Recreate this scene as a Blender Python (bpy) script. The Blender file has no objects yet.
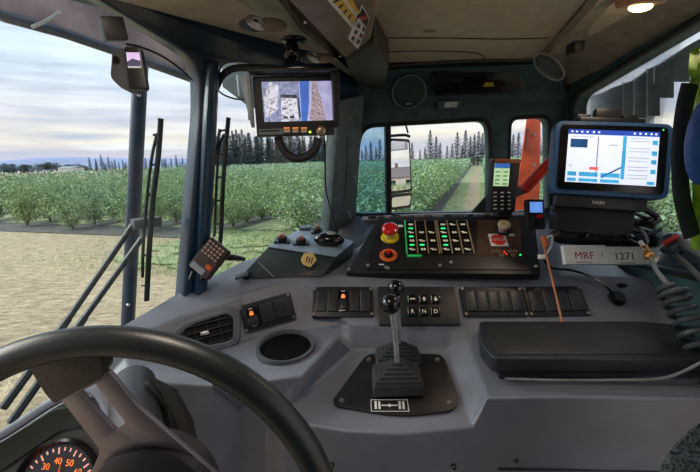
import bpy, bmesh, math, random
from mathutils import Vector as V, Matrix, Euler, noise as mnoise
R = math.radians
rnd = random.Random(7)
scene = bpy.context.scene
COL = scene.collection
# ------------------------------------------------------------------ camera
FPX = 400.0
CAM = V((0, 0, 2.5))
PITCH, ROLL = R(10.8), R(-1.6)
CR = (Euler((R(90) - PITCH, 0, 0)).to_matrix() @ Matrix.Rotation(ROLL, 3, 'Z'))
cd = bpy.data.cameras.new('camera'); cd.sensor_width = 36; cd.lens = 36 * FPX / 700
cd.clip_start = 0.02; cd.clip_end = 2000
camo = bpy.data.objects.new('camera', cd); COL.objects.link(camo)
camo.matrix_world = Matrix.Translation(CAM) @ CR.to_4x4()
scene.camera = camo

def ray(px, py):
    return CR @ V(((px - 350) / FPX, (236 - py) / FPX, -1.0))
def P(px, py, Y):                       # the point seen at px,py standing Y metres ahead
    d = ray(px, py); return CAM + d * (Y / d.y)
def PZ(px, py, z):                      # the point seen at px,py at height z above the eye
    d = ray(px, py); return CAM + d * (z / d.z)
def G(px, py):
    d = ray(px, py); return CAM + d * (-CAM.z / d.z)

# ------------------------------------------------------------------ frames
class F:
    def __init__(s, o, u, v, n=None):
        s.o = V(o); s.u = V(u).normalized()
        if n is None:
            v = V(v); v = v - s.u * v.dot(s.u); s.v = v.normalized(); s.n = s.u.cross(s.v).normalized()
        else:
            s.n = V(n).normalized(); s.v = s.n.cross(s.u).normalized()
        s.w = s.h = 1.0
    def p(s, a, b, c=0.0): return s.o + s.u * a + s.v * b + s.n * c
    def px(s, x, y):
        d = ray(x, y); t = (s.o - CAM).dot(s.n) / d.dot(s.n)
        q = CAM + d * t - s.o
        return (q.dot(s.u), q.dot(s.v))
    def pt(s, x, y, c=0.0):
        a, b = s.px(x, y); return s.p(a, b, c)
    def quad(s, bl, br, tl, c=0.0):      # sub-frame from pixel corners on this plane
        o = s.pt(*bl, c); r = s.pt(*br, c); t = s.pt(*tl, c)
        f = F(o, r - o, t - o); f.w = (r - o).length; f.h = (t - o).dot(f.v); return f
    def off(s, c):
        f = F(s.p(0, 0, c), s.u, s.v); f.w, f.h = s.w, s.h; return f
    def at(s, a, b, c=0.0, rot=0.0):
        f = F(s.p(a, b, c), s.u * math.cos(rot) + s.v * math.sin(rot), s.v * math.cos(rot) - s.u * math.sin(rot)); return f
def plane(a, b, c):                      # a origin, b to the right, c upwards
    f = F(a, V(b) - V(a), V(c) - V(a)); f.w = (V(b) - V(a)).length; f.h = (V(c) - V(a)).dot(f.v); return f
def pq(bl, br, tl): return plane(P(*bl), P(*br), P(*tl))
WORLD = F((0, 0, 0), (1, 0, 0), (0, 1, 0))
def axf(p0, p1):
    n = (V(p1) - V(p0)).normalized(); u = n.orthogonal().normalized()
    return F(p0, u, None, n)

def rp(pts, r, seg=5):                   # rounded polygon
    out = []; N = len(pts)
    for i in range(N):
        p = V(pts[i]).to_2d(); a = V(pts[i - 1]).to_2d() - p; b = V(pts[(i + 1) % N]).to_2d() - p
        rr = r[i] if isinstance(r, (list, tuple)) else r
        k = min(rr, a.length * .49, b.length * .49)
        s, e = p + a.normalized() * k, p + b.normalized() * k
        for j in range(seg + 1):
            t = j / seg
            q = s * (1 - t) ** 2 + p * 2 * t * (1 - t) + e * t * t
            out.append((q.x, q.y))
    return out
def rect(a0, a1, b0, b1): return [(a0, b0), (a1, b0), (a1, b1), (a0, b1)]

# ------------------------------------------------------------------ mesh builder
class MB:
    def __init__(s): s.bm = bmesh.new()
    def _merge(s, t, bev=0, seg=2, ang=30):
        if bev > 0:
            es = [e for e in t.edges if len(e.link_faces) == 2 and e.calc_face_angle(0) > R(ang)]
            if es: bmesh.ops.bevel(t, geom=es, offset=bev, segments=seg, profile=.6, affect='EDGES', clamp_overlap=True)
        me = bpy.data.meshes.new('t'); t.to_mesh(me); s.bm.from_mesh(me); bpy.data.meshes.remove(me); t.free(); return s
    def prism(s, f, pts, c0, c1, bev=0, top=1.0, seg=2, cap=True):
        t = bmesh.new(); N = len(pts)
        cx = sum(p[0] for p in pts) / N; cy = sum(p[1] for p in pts) / N
        lo = [t.verts.new(f.p(a, b, c0)) for a, b in pts]
        hi = [t.verts.new(f.p(cx + (a - cx) * top, cy + (b - cy) * top, c1)) for a, b in pts]
        t.faces.new(lo[::-1]); t.faces.new(hi)
        for i in range(N):
            j = (i + 1) % N; t.faces.new((lo[i], lo[j], hi[j], hi[i]))
        bmesh.ops.recalc_face_normals(t, faces=t.faces)
        return s._merge(t, bev, seg, 40)
    def box(s, f, a0, a1, b0, b1, c0, c1, bev=0, top=1.0, seg=2): return s.prism(f, rect(a0, a1, b0, b1), c0, c1, bev, top, seg)
    def cyl(s, f, a, b, r, c0, c1, seg=24, bev=0, top=1.0):
        return s.prism(f, [(a + r * math.cos(k * 2 * math.pi / seg), b + r * math.sin(k * 2 * math.pi / seg)) for k in range(seg)], c0, c1, bev, top)
    def rod(s, p0, p1, r, seg=12, bev=0, top=1.0):
        f = axf(p0, p1); return s.cyl(f, 0, 0, r, 0, (V(p1) - V(p0)).length, seg, bev, top)
    def lathe(s, f, prof, seg=32, a=0, b=0, closed=False):
        t = bmesh.new(); rings = []
        for r, c in prof:
            rings.append([t.verts.new(f.p(a + r * math.cos(k * 2 * math.pi / seg), b + r * math.sin(k * 2 * math.pi / seg), c)) for k in range(seg)])
        n = len(rings)
        for i in range(n if closed else n - 1):
            A, B = rings[i], rings[(i + 1) % n]
            for k in range(seg):
                l = (k + 1) % seg; t.faces.new((A[k], A[l], B[l], B[k]))
        if not closed:
            for q in (0, -1):
                if prof[q][0] > 1e-5: t.faces.new(rings[q])
        bmesh.ops.remove_doubles(t, verts=t.verts, dist=1e-6)
        bmesh.ops.recalc_face_normals(t, faces=t.faces)
        return s._merge(t)
    def ring(s, f, r, rt, seg=48, a=0, b=0, c=0, ts=12, sy=1.0):
        return s.lathe(f, [(r + rt * math.cos(k * 2 * math.pi / ts), c + sy * rt * math.sin(k * 2 * math.pi / ts)) for k in range(ts)], seg, a, b, True)
    def tube(s, pts, r, seg=8, smooth=3, caps=True, flat=1.0, up=None):
        pts = [V(p) for p in pts]
        if smooth and len(pts) > 2:
            q = []
            for i in range(len(pts) - 1):
                p0 = pts[max(i - 1, 0)]; p1 = pts[i]; p2 = pts[i + 1]; p3 = pts[min(i + 2, len(pts) - 1)]
                for j in range(smooth):
                    t = j / smooth
                    q.append(.5 * ((2 * p1) + (p2 - p0) * t + (2 * p0 - 5 * p1 + 4 * p2 - p3) * t * t + (3 * p1 - p0 - 3 * p2 + p3) * t ** 3))
            q.append(pts[-1]); pts = q
        t = bmesh.new(); rings = []; nrm = None
        N = len(pts)
        for i, p in enumerate(pts):
            d = (pts[min(i + 1, N - 1)] - pts[max(i - 1, 0)]).normalized()
            if nrm is None: nrm = (V(up).cross(d).normalized() if up is not None else d.orthogonal().normalized())
            nrm = (nrm - d * nrm.dot(d)).normalized(); b = d.cross(nrm)
            rr = r[min(int(i * len(r) / N), len(r) - 1)] if isinstance(r, (list, tuple)) else r
            rings.append([t.verts.new(p + nrm * rr * math.cos(k * 2 * math.pi / seg) + b * rr * flat * math.sin(k * 2 * math.pi / seg)) for k in range(seg)])
        for A, B in zip(rings, rings[1:]):
            for k in range(seg):
                l = (k + 1) % seg; t.faces.new((A[k], A[l], B[l], B[k]))
        if caps: t.faces.new(rings[0][::-1]); t.faces.new(rings[-1])
        bmesh.ops.recalc_face_normals(t, faces=t.faces)
        return s._merge(t)
    def sphere(s, c, r, sc=(1, 1, 1), f=None, n=20):
        t = bmesh.new(); bmesh.ops.create_uvsphere(t, u_segments=n, v_segments=n // 2 + 2, radius=r)
        f = f or WORLD
        for v in t.verts:
            q = V((v.co.x * sc[0], v.co.y * sc[1], v.co.z * sc[2])); v.co = V(c) + f.u * q.x + f.v * q.y + f.n * q.z
        return s._merge(t)
    def hull(s, pts, bev=0, seg=2):
        t = bmesh.new(); vs = [t.verts.new(p) for p in pts]
        res = bmesh.ops.convex_hull(t, input=vs)
        bmesh.ops.dissolve_limit(t, angle_limit=R(2), verts=t.verts, edges=t.edges)
        bmesh.ops.recalc_face_normals(t, faces=t.faces)
        return s._merge(t, bev, seg, 15)
    def grid(s, rows, thick=0, bev=0):
        t = bmesh.new(); vs = [[t.verts.new(p) for p in r] for r in rows]
        for i in range(len(rows) - 1):
            for j in range(len(rows[0]) - 1): t.faces.new((vs[i][j], vs[i + 1][j], vs[i + 1][j + 1], vs[i][j + 1]))
        bmesh.ops.recalc_face_normals(t, faces=t.faces)
        if thick: bmesh.ops.solidify(t, geom=t.faces[:], thickness=thick)
        return s._merge(t, bev)
    def holed(s, f, outer, holes, depth, bev=0.0):
        cu = bpy.data.curves.new('t', 'CURVE'); cu.dimensions = '2D'; cu.fill_mode = 'BOTH'; cu.extrude = depth / 2
        if bev: cu.bevel_depth = bev; cu.bevel_resolution = 2
        for poly in [outer] + holes:
            sp = cu.splines.new('POLY'); sp.points.add(len(poly) - 1); sp.use_cyclic_u = True
            for i, (a, b) in enumerate(poly): sp.points[i].co = (a, b, 0, 1)
        o = bpy.data.objects.new('t', cu); COL.objects.link(o)
        dg = bpy.context.evaluated_depsgraph_get(); me = bpy.data.meshes.new_from_object(o.evaluated_get(dg))
        for v in me.vertices: v.co = f.p(v.co.x, v.co.y, v.co.z)
        s.bm.from_mesh(me); bpy.data.meshes.remove(me); bpy.data.objects.remove(o); bpy.data.curves.remove(cu); return s
    def text(s, f, a, b, size, string, depth=0.0002, c=0.0, align='CENTER'):
        cu = bpy.data.curves.new('t', 'FONT'); cu.body = string; cu.size = size; cu.align_x = align; cu.align_y = 'CENTER'; cu.extrude = depth; cu.resolution_u = 3
        o = bpy.data.objects.new('t', cu); COL.objects.link(o)
        dg = bpy.context.evaluated_depsgraph_get(); me = bpy.data.meshes.new_from_object(o.evaluated_get(dg))
        for v in me.vertices: v.co = f.p(a + v.co.x, b + v.co.y, c + v.co.z)
        s.bm.from_mesh(me); bpy.data.meshes.remove(me); bpy.data.objects.remove(o); bpy.data.curves.remove(cu); return s
    def obj(s, name, mat, parent=None, label=None, cat=None, group=None, kind=None, sharp=35, loc=None):
        bmesh.ops.remove_doubles(s.bm, verts=s.bm.verts, dist=1e-7)
        if parent is not None: org = wloc(parent)
        elif loc is not None: org = V(loc)
        elif len(s.bm.verts):
            xs = [v.co for v in s.bm.verts]; org = V((sum(p.x for p in xs) / len(xs), sum(p.y for p in xs) / len(xs), min(p.z for p in xs)))
        else: org = V((0, 0, 0))
        for v in s.bm.verts: v.co -= org
        me = bpy.data.meshes.new(name); s.bm.to_mesh(me); s.bm.free()
        for p in me.polygons: p.use_smooth = True
        me.set_sharp_from_angle(angle=R(sharp))
        me.materials.append(mat)
        o = bpy.data.objects.new(name, me); COL.objects.link(o)
        if parent is not None: o.parent = parent
        else: o.location = org
        tag(o, label, cat, group, kind); return o
def wloc(o):
    p = V(o.location)
    while o.parent is not None: o = o.parent; p += V(o.location)
    return p
def tag(o, label=None, cat=None, group=None, kind=None):
    for k, v in (('label', label), ('category', cat), ('group', group), ('kind', kind)):
        if v: o[k] = v
    return o
def thing(name, loc, label, cat, group=None):
    o = bpy.data.objects.new(name, None); o.empty_display_size = .02; COL.objects.link(o); o.location = loc
    return tag(o, label, cat, group)
def copy_tree(o, parent=None):
    c = o.copy(); COL.objects.link(c); c.parent = parent
    for ch in list(o.children): copy_tree(ch, c)
    return c

# ------------------------------------------------------------------ materials
def lin(c):
    c = [x / 255 for x in c]; return tuple([(x / 12.92 if x <= .04045 else ((x + .055) / 1.055) ** 2.4) for x in c] + [1])
_m = {}
def mat(name, rgb, rough=.5, metal=0.0, var=.12, vs=30, bump=0.0, bs=600, emit=0.0, spec=.5, coat=0.0, rgb2=None):
    if name in _m: return _m[name]
    m = bpy.data.materials.new(name); m.use_nodes = True; nt = m.node_tree; b = nt.nodes['Principled BSDF']
    L = nt.links.new
    tc = nt.nodes.new('ShaderNodeTexCoord')
    nz = nt.nodes.new('ShaderNodeTexNoise'); nz.inputs['Scale'].default_value = vs; nz.inputs['Detail'].default_value = 5
    L(tc.outputs['Object'], nz.inputs['Vector'])
    mx = nt.nodes.new('ShaderNodeMix'); mx.data_type = 'RGBA'
    c = lin(rgb); c2 = lin(rgb2) if rgb2 else tuple([x * (1 - var * 2) for x in c[:3]] + [1])
    mx.inputs['A'].default_value = c if rgb2 else tuple([min(1, x * (1 + var)) for x in c[:3]] + [1]); mx.inputs['B'].default_value = c2
    rm = nt.nodes.new('ShaderNodeMapRange'); rm.inputs['From Min'].default_value = .35; rm.inputs['From Max'].default_value = .65
    L(nz.outputs['Fac'], rm.inputs['Value']); L(rm.outputs['Result'], mx.inputs['Factor'])
    L(mx.outputs['Result'], b.inputs['Base Color'])
    b.inputs['Roughness'].default_value = rough; b.inputs['Metallic'].default_value = metal
    b.inputs['Specular IOR Level'].default_value = spec
    if coat: b.inputs['Coat Weight'].default_value = coat
    if bump:
        n2 = nt.nodes.new('ShaderNodeTexNoise'); n2.inputs['Scale'].default_value = bs; n2.inputs['Detail'].default_value = 3
        L(tc.outputs['Object'], n2.inputs['Vector'])
        bp = nt.nodes.new('ShaderNodeBump'); bp.inputs['Strength'].default_value = bump; bp.inputs['Distance'].default_value = .001
        L(n2.outputs['Fac'], bp.inputs['Height']); L(bp.outputs['Normal'], b.inputs['Normal'])
    if emit:
        L(mx.outputs['Result'], b.inputs['Emission Color']); b.inputs['Emission Strength'].default_value = emit
    _m[name] = m; return m
def glass(name, tint=(240, 248, 248), refl=.05, dirt=.04):
    m = bpy.data.materials.new(name); m.use_nodes = True; nt = m.node_tree; nt.nodes.clear(); L = nt.links.new
    out = nt.nodes.new('ShaderNodeOutputMaterial'); tr = nt.nodes.new('ShaderNodeBsdfTransparent'); tr.inputs['Color'].default_value = lin(tint)
    gl = nt.nodes.new('ShaderNodeBsdfGlossy'); gl.inputs['Roughness'].default_value = .02
    df = nt.nodes.new('ShaderNodeBsdfDiffuse'); df.inputs['Color'].default_value = lin((210, 215, 215))
    fr = nt.nodes.new('ShaderNodeFresnel'); fr.inputs['IOR'].default_value = 1.3
    mu = nt.nodes.new('ShaderNodeMath'); mu.operation = 'MULTIPLY'; mu.inputs[1].default_value = refl * 12
    L(fr.outputs[0], mu.inputs[0])
    m1 = nt.nodes.new('ShaderNodeMixShader'); L(mu.outputs[0], m1.inputs[0]); L(tr.outputs[0], m1.inputs[1]); L(gl.outputs[0], m1.inputs[2])
    tc = nt.nodes.new('ShaderNodeTexCoord'); nz = nt.nodes.new('ShaderNodeTexNoise'); nz.inputs['Scale'].default_value = 9; nz.inputs['Detail'].default_value = 8
    L(tc.outputs['Object'], nz.inputs['Vector'])
    rm = nt.nodes.new('ShaderNodeMapRange'); rm.inputs['From Min'].default_value = .45; rm.inputs['From Max'].default_value = .8; rm.inputs['To Max'].default_value = dirt
    L(nz.outputs['Fac'], rm.inputs['Value'])
    m2 = nt.nodes.new('ShaderNodeMixShader'); L(rm.outputs[0], m2.inputs[0]); L(m1.outputs[0], m2.inputs[1]); L(df.outputs[0], m2.inputs[2])
    L(m2.outputs[0], out.inputs['Surface']); return m

DASH = mat('dash_plastic', (118, 122, 134), .40, var=.05, vs=14, bump=.25, bs=900)
DASHTOP = mat('dash_top_plastic', (128, 136, 150), .5, var=.05, bump=.25, bs=900)
BLK = mat('black_plastic', (26, 28, 31), .42, bump=.1, bs=900)
BLKG = mat('gloss_black', (14, 15, 18), .18, spec=.6)
RUB = mat('black_rubber', (30, 31, 34), .6, bump=.15)
GREYP = mat('grey_plastic', (78, 82, 88), .5)
LGREY = mat('light_grey_plastic', (150, 155, 160), .5)
ROCK = mat('rocker_black', (38, 41, 46), .38)
PLATE = mat('plate_black_paint', (30, 30, 30), .35, bump=.3, bs=700)
STEEL = mat('steel', (205, 205, 210), .34, metal=.8)
SCREW = mat('screw_steel', (150, 142, 132), .4, metal=.7)
CHROME = mat('chrome', (225, 225, 228), .1, metal=1.0)
BLUE = mat('blue_cab_paint', (16, 52, 80), .34, var=.25, vs=4, coat=.3)
TEAL = mat('dark_teal_trim', (50, 80, 84), .5, bump=.1)
PILLAR = mat('grey_green_pillar', (84, 100, 104), .5, bump=.1)
SEAL = mat('window_seal_rubber', (24, 30, 34), .6)
HEAD = mat('beige_headliner', (188, 172, 152), .8, var=.06, bump=.3, bs=400)
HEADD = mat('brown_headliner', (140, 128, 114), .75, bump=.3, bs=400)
OBOX = mat('brown_overhead_plastic', (122, 102, 84), .5, bump=.2)
TAN = mat('tan_vent', (140, 118, 102), .5)
ORANGE = mat('orange_paint', (224, 82, 32), .5, var=.2, vs=12)
RED = mat('red_paint', (196, 44, 30), .4)
REDB = mat('red_button_plastic', (200, 24, 28), .3, coat=.4)
YEL = mat('yellow_plastic', (226, 196, 30), .45)
ORR = mat('orange_label', (224, 104, 40), .5)
WHITE = mat('white_label', (225, 225, 220), .5)
PAPER = mat('white_card', (238, 238, 232), .7, var=.03, vs=60)
PAPER2 = mat('grey_card', (216, 216, 208), .7, var=.03, vs=60)
INKR = mat('red_ink', (170, 44, 50), .6)
INKB = mat('black_ink', (35, 35, 38), .6)
TABB = mat('tablet_blue_rubber', (46, 88, 136), .45)
WOODY = mat('tan_divider', (158, 130, 96), .6)
LEDG = mat('green_led', (40, 230, 120), .4, emit=1.2)
LEDT = mat('green_backlight', (40, 170, 90), .4, emit=.3)
ICON = mat('ivory_icon', (226, 220, 190), .5, emit=.12)
ICONO = mat('orange_backlit_icon', (240, 140, 70), .5, emit=.6)
SILV = mat('silver_spoke', (140, 134, 142), .36, metal=.7, var=.05, bump=.1)
PAD = mat('armrest_vinyl', (44, 48, 54), .42, bump=.35, bs=500)
FABR = mat('seat_fabric', (62, 74, 78), .95, var=.5, vs=260, bump=1.0, bs=300)
GLASS = glass('window_glass')
GLASSD = glass('dirty_glass', (225, 240, 240), .05, .30)
# ------------------------------------------------------------------ world and light
w = bpy.data.worlds.new('sky'); scene.world = w; w.use_nodes = True; nt = w.node_tree; nt.nodes.clear(); L = nt.links.new
out = nt.nodes.new('ShaderNodeOutputWorld'); bg = nt.nodes.new('ShaderNodeBackground'); L(bg.outputs[0], out.inputs[0])
tc = nt.nodes.new('ShaderNodeTexCoord'); sp = nt.nodes.new('ShaderNodeSeparateXYZ'); L(tc.outputs['Generated'], sp.inputs[0])
rmp = nt.nodes.new('ShaderNodeValToRGB'); L(sp.outputs['Z'], rmp.inputs[0])
els = [(0.0, (226, 206, 208)), (.03, (206, 194, 208)), (.055, (248, 226, 210)), (.1, (226, 214, 222)), (.2, (220, 224, 238)), (.45, (206, 220, 244)), (1, (190, 208, 240))]
cr = rmp.color_ramp
while len(cr.elements) < len(els): cr.elements.new(.5)
for e, (p, c) in zip(cr.elements, els): e.position = p; e.color = lin(c)
mp = nt.nodes.new('ShaderNodeMapping'); mp.inputs['Scale'].default_value = (1.6, 1.6, 17); mp.inputs['Rotation'].default_value = (R(2), R(-3), 0); L(tc.outputs['Generated'], mp.inputs[0])
nz = nt.nodes.new('ShaderNodeTexNoise'); nz.inputs['Scale'].default_value = 2.2; nz.inputs['Detail'].default_value = 7; nz.inputs['Roughness'].default_value = .55; L(mp.outputs[0], nz.inputs['Vector'])
r2 = nt.nodes.new('ShaderNodeMapRange'); r2.inputs['From Min'].default_value = .48; r2.inputs['From Max'].default_value = .68; L(nz.outputs['Fac'], r2.inputs['Value'])
mx = nt.nodes.new('ShaderNodeMix'); mx.data_type = 'RGBA'; L(r2.outputs[0], mx.inputs['Factor']); L(rmp.outputs[0], mx.inputs['A']); mx.inputs['B'].default_value = lin((188, 190, 210))
r3 = nt.nodes.new('ShaderNodeMapRange'); r3.inputs['From Min'].default_value = .5; r3.inputs['From Max'].default_value = .3; r3.inputs['To Max'].default_value = .7; L(nz.outputs['Fac'], r3.inputs['Value'])
mx2 = nt.nodes.new('ShaderNodeMix'); mx2.data_type = 'RGBA'; L(r3.outputs[0], mx2.inputs['Factor']); L(mx.outputs['Result'], mx2.inputs['A']); mx2.inputs['B'].default_value = lin((250, 246, 246))
L(mx2.outputs['Result'], bg.inputs['Color']); bg.inputs['Strength'].default_value = 1.2

scene.view_settings.view_transform = 'Standard'; scene.view_settings.look = 'None'
scene.view_settings.gamma = 1; scene.view_settings.use_curve_mapping = False
scene.view_settings.exposure = 0.25
sd = bpy.data.lights.new('sun', 'SUN'); sd.energy = 4.5; sd.angle = R(45); sd.color = (1, .93, .85)
so = bpy.data.objects.new('sun', sd); COL.objects.link(so); so.rotation_euler = V((-.85, .05, .62)).to_track_quat('Z', 'Y').to_euler()

# ------------------------------------------------------------------ planes of the cab
UW = V((.64, .77, 0)).normalized()
NW = V((UW.y, -UW.x, 0))                                  # towards the inside
W = F(P(345, 222, 1.33), UW, V((0, 0, 1)) + NW * .12)
WN = W.n.dot(NW)
SW = F(P(350, 214, 1.36), (1, 0, 0), (0, 0, 1))           # wall with the side windows, normal towards camera
RW = F(P(560, 214, 1.36), V(P(700, 28, .85)) - V(P(560, 28, 1.36)), (0, 0, 1)); RW = F(RW.o, V((RW.u.x, RW.u.y, 0)), (0, 0, 1))
ZC = .275

def pane(name, f, poly, mt, c=0.0):
    m = MB(); m.prism(f, poly, c - .002, c + .002); return m.obj(name, mt, kind='structure')

# --- windshield frame
w1 = rp([W.px(*q) for q in [(-110, -70), (40, -35), (196, 60), (197, 112), (180, 306), (120, 343), (60, 413), (-110, 520)]], [.05, .05, .06, .03, .03, .02, .02, .05], 7)
w2 = rp([W.px(*q) for q in [(214, 62), (240, 60), (330, 108), (338, 125), (323, 248), (290, 264), (197, 294)]], [.03, .02, .02, .03, .04, .02, .04], 6)
outer = [W.px(*q) for q in [(-190, -260), (120, -200), (230, -80), (300, -10), (362, 50), (362, 92), (343, 230), (340, 262), (210, 330), (100, 400), (-190, 640)]]
# the blue post and head beam
MB().holed(W, outer, [w1, w2], .035, .004).obj('trim_1', BLUE, kind='structure')
sl = MB()
for poly in (w1, w2): sl.tube([W.p(a, b, .016 * WN) for a, b in poly + poly[:1]], .0045, 6, 0)
sl.obj('trim_2', SEAL, kind='structure')
pane('window_1', W, w1, GLASS); pane('window_2', W, w2, GLASS)
# grey cover over the blue post and corner pillar
gp = MB(); gp.hull([W.pt(x, y, c) for x, y in [(327, 100), (352, 94), (343, 240), (315, 250)] for c in (.012, .05)] , .008)
gp.hull([SW.pt(x, y, c) for x, y in [(345, 100), (357, 108), (346, 220), (338, 232)] for c in (.0, .04)], .008)
gp.obj('trim_3', PILLAR, kind='structure')
bp = MB(); bp.hull([W.pt(x, y, c) for x, y in [(199, 60), (209, 62), (198, 290), (187, 296)] for c in (.018, .045)], .01, 3)
bp.obj('trim_4', BLUE, kind='structure')

# --- side wall with two windows
w3 = rp([SW.px(*q) for q in [(347, 215), (361, 126), (487, 119), (489, 150), (488, 213)]], [.05, .05, .04, .02, .05], 7)
w4 = rp([SW.px(*q) for q in [(504, 214), (507, 118), (547, 116), (548, 210)]], .035, 7)
outer = [SW.px(*q) for q in [(330, 60), (580, 60), (585, 330), (325, 330)]]
MB().holed(SW, outer, [w3, w4], .04, .006).obj('wall_front', TEAL, kind='structure')
sl = MB()
for poly in (w3, w4): sl.tube([SW.p(a, b, .02) for a, b in poly + poly[:1]], .008, 8, 0)
sl.obj('trim_5', SEAL, kind='structure')
pane('window_3', SW, w3, GLASS); pane('window_4', SW, w4, GLASS)
# --- right wall with the rear side window
w5 = rp([RW.px(*q) for q in [(577, 250), (578, 97), (705, 20), (760, -20), (760, 290)]], [.04, .05, .03, .03, .05], 7)
outer = [RW.px(*q) for q in [(556, 80), (690, -4), (900, -120), (900, 480), (556, 350)]]
MB().holed(RW, outer, [w5], .04, .006).obj('wall_right', TEAL, kind='structure')
MB().tube([RW.p(a, b, .02) for a, b in w5 + w5[:1]], .008, 8, 0).obj('trim_6', SEAL, kind='structure')
pane('window_5', RW, w5, GLASS)

# --- ceiling, header, coves
zc = CAM.z + ZC
c = MB(); c.prism(WORLD, [(-.75, -.7), (.50, -.7), (.60, 1.24), (.03, 1.24), (-.62, .45)], zc, zc + .03); c.obj('ceiling', HEAD, kind='structure')
h = MB()
tl, tr = PZ(372, 66, ZC), PZ(560, 58, ZC)
bl, br = SW.pt(350, 108, .02), SW.pt(566, 100, .02)
rows = []
for k in range(7):
    t = k / 6; s = t ** 1.6
    a = tl.lerp(bl, t); b = tr.lerp(br, t); dz = .02 * math.sin(t * math.pi)
    rows.append([a.lerp(b, j / 8) + V((0, dz, 0)) for j in range(9)])
h.grid(rows, .02); h.obj('wall_front_header', TEAL, kind='structure')
MB().prism(WORLD, [(-1.05, -.8), (.95, -.8), (.85, 1.45), (.02, 1.5), (-1.05, .25)], zc + .045, zc + .075).obj('ceiling_outer_skin', TEAL, kind='structure')
MB().box(WORLD, -1.0, .95, -.8, -.77, CAM.z - 1.2, zc + .04).obj('wall_back', TEAL, kind='structure')
MB().hull([SW.pt(x, y, c) for x, y in [(340, 50), (376, 50), (366, 106), (346, 106)] for c in (.0, .08)]).obj('trim_10', TEAL, kind='structure')
# cove on the right between headliner and window
cv = MB(); rows = []
for (x0, y0, x1, y1) in [(535, 60, 560, 88), (552, 40, 612, 62), (570, 20, 650, 38), (590, -5, 700, 10), (640, -60, 820, -60)]:
    a = PZ(x0, y0, ZC); b = RW.pt(x1, y1, .02); rows.append([a.lerp(b, t) + V((0, 0, .03 * math.sin(t * math.pi))) for t in (0, .25, .5, .75, 1)])
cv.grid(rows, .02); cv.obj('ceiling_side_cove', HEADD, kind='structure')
# seams
sm = MB()
sm.tube([PZ(x, y, ZC - .001) for x, y in [(380, 38), (440, 38), (500, 39), (548, 38)]], .0016, 6, 2)
sm.tube([PZ(x, y, ZC - .001) for x, y in [(592, -5), (562, 30), (537, 61)]], .003, 6, 2)
sm.tube([PZ(x, y, ZC - .001) for x, y in [(378, 52), (430, 51), (476, 53), (486, 60)]], .0016, 6, 3)
sm.tube([PZ(x, y, ZC - .003) for x, y in [(374, 67), (440, 62), (500, 60), (545, 60)]], .005, 8, 2)
sm.obj('trim_7', mat('seam_dark', (84, 78, 68), .8), kind='structure')
b1 = MB(); b1.sphere(PZ(430, 31, ZC), .016, (1, .6, .15)); b1.obj('ceiling_button', HEADD, label='small oval button cover on the beige headliner', cat='trim button')
# beige-green cover panel above the windshield beam
vp = MB(); rows = []
for (a, b) in [((120, -60), (262, -60)), ((190, -2), (275, -4)), ((255, 20), (302, 32)), ((300, 48), (328, 52)), ((345, 78), (350, 70)), ((372, 98), (385, 92))]:
    p0 = W.pt(a[0], a[1], .03); p1 = PZ(b[0], b[1], ZC - .03)
    rows.append([p0.lerp(p1, t) + V((0, 0, -.006 * math.sin(t * math.pi))) for t in (0, .3, .6, 1)])
vp.grid(rows, .012); vp.obj('ceiling_front_panel', mat('grey_beige_panel', (138, 138, 126), .65, bump=.2), kind='structure')
# floor of the cab
MB().box(WORLD, -.75, .95, -.7, 1.4, CAM.z - 1.2, CAM.z - 1.15).obj('floor', mat('rubber_mat', (40, 42, 44), .8, bump=.4, bs=80), kind='structure')

# --- overhead console
oc = thing('overhead_console', PZ(320, 20, ZC), 'brown overhead storage box with warning stickers, above the twin-view monitor', 'overhead console')
zb = CAM.z + .2
m = MB(); pp = [PZ(x, y, .2) for x, y in [(262, -25), (345, 60), (371, 40), (377, 12), (372, -35)]]
m.prism(WORLD, [(p.x, p.y) for p in pp], zb, zc - .001, .008, seg=3); m.obj('body', OBOX, oc)
m = MB(); pp = [PZ(x, y, .215) for x, y in [(346, 64), (356, 84), (381, 102), (389, 66), (374, 44)]]
m.prism(WORLD, [(p.x, p.y) for p in pp], CAM.z + .215, zc - .001, .006); m.obj('side_bin', mat('dark_brown_plastic', (62, 56, 50), .6), oc)
BF = F(V((0, 0, zb - .0006)), (1, 0, 0), (0, -1, 0))   # bottom face, normal down
def bf(x, y): return BF.px(x, y)
m = MB(); m.prism(BF, [bf(*q) for q in [(325, -3), (348, -8), (360, 15), (352, 28)]], 0, .0006); m.obj('warning_label', WHITE, oc, 'pale sticker with yellow bands')
m = MB()
m.prism(BF, [bf(*q) for q in [(331, -2), (340, -4), (356, 17), (352, 23)]], .0006, .0009)
m.prism(BF, [bf(*q) for q in [(342, -5), (349, -6), (360, 11), (358, 14)]], .0006, .0009); m.obj('yellow_band', mat('label_yellow', (226, 178, 60), .5), oc)
m = MB()
for k in range(4):
    t = k / 4; m.prism(BF, [bf(*q) for q in [(333 + 5 * k, 1 + 5.5 * k), (338.5 + 4 * k, -2 + 5 * k), (339.5 + 4 * k, -.5 + 5 * k), (334 + 5 * k, 2.4 + 5.5 * k)]], .0009, .0012)
m.obj('label_print', INKB, oc)
m = MB(); m.prism(BF, [bf(*q) for q in [(348, 38), (362, 4), (370, 18), (358, 49)]], 0, .0006); m.obj('pictogram_label', WHITE, oc, 'white pictogram sticker with a red figure on black')
m = MB(); m.prism(BF, [bf(*q) for q in [(358.5, 16), (362.5, 7), (369, 18), (366.5, 27)]], .0006, .0009); m.obj('black_field', INKB, oc)
a, b = bf(364, 17); m = MB(); m.sphere(BF.p(a, b, .001), .0085, (.8, 1.1, .08), BF); m.obj('red_figure', RED, oc)
m = MB()
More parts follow.
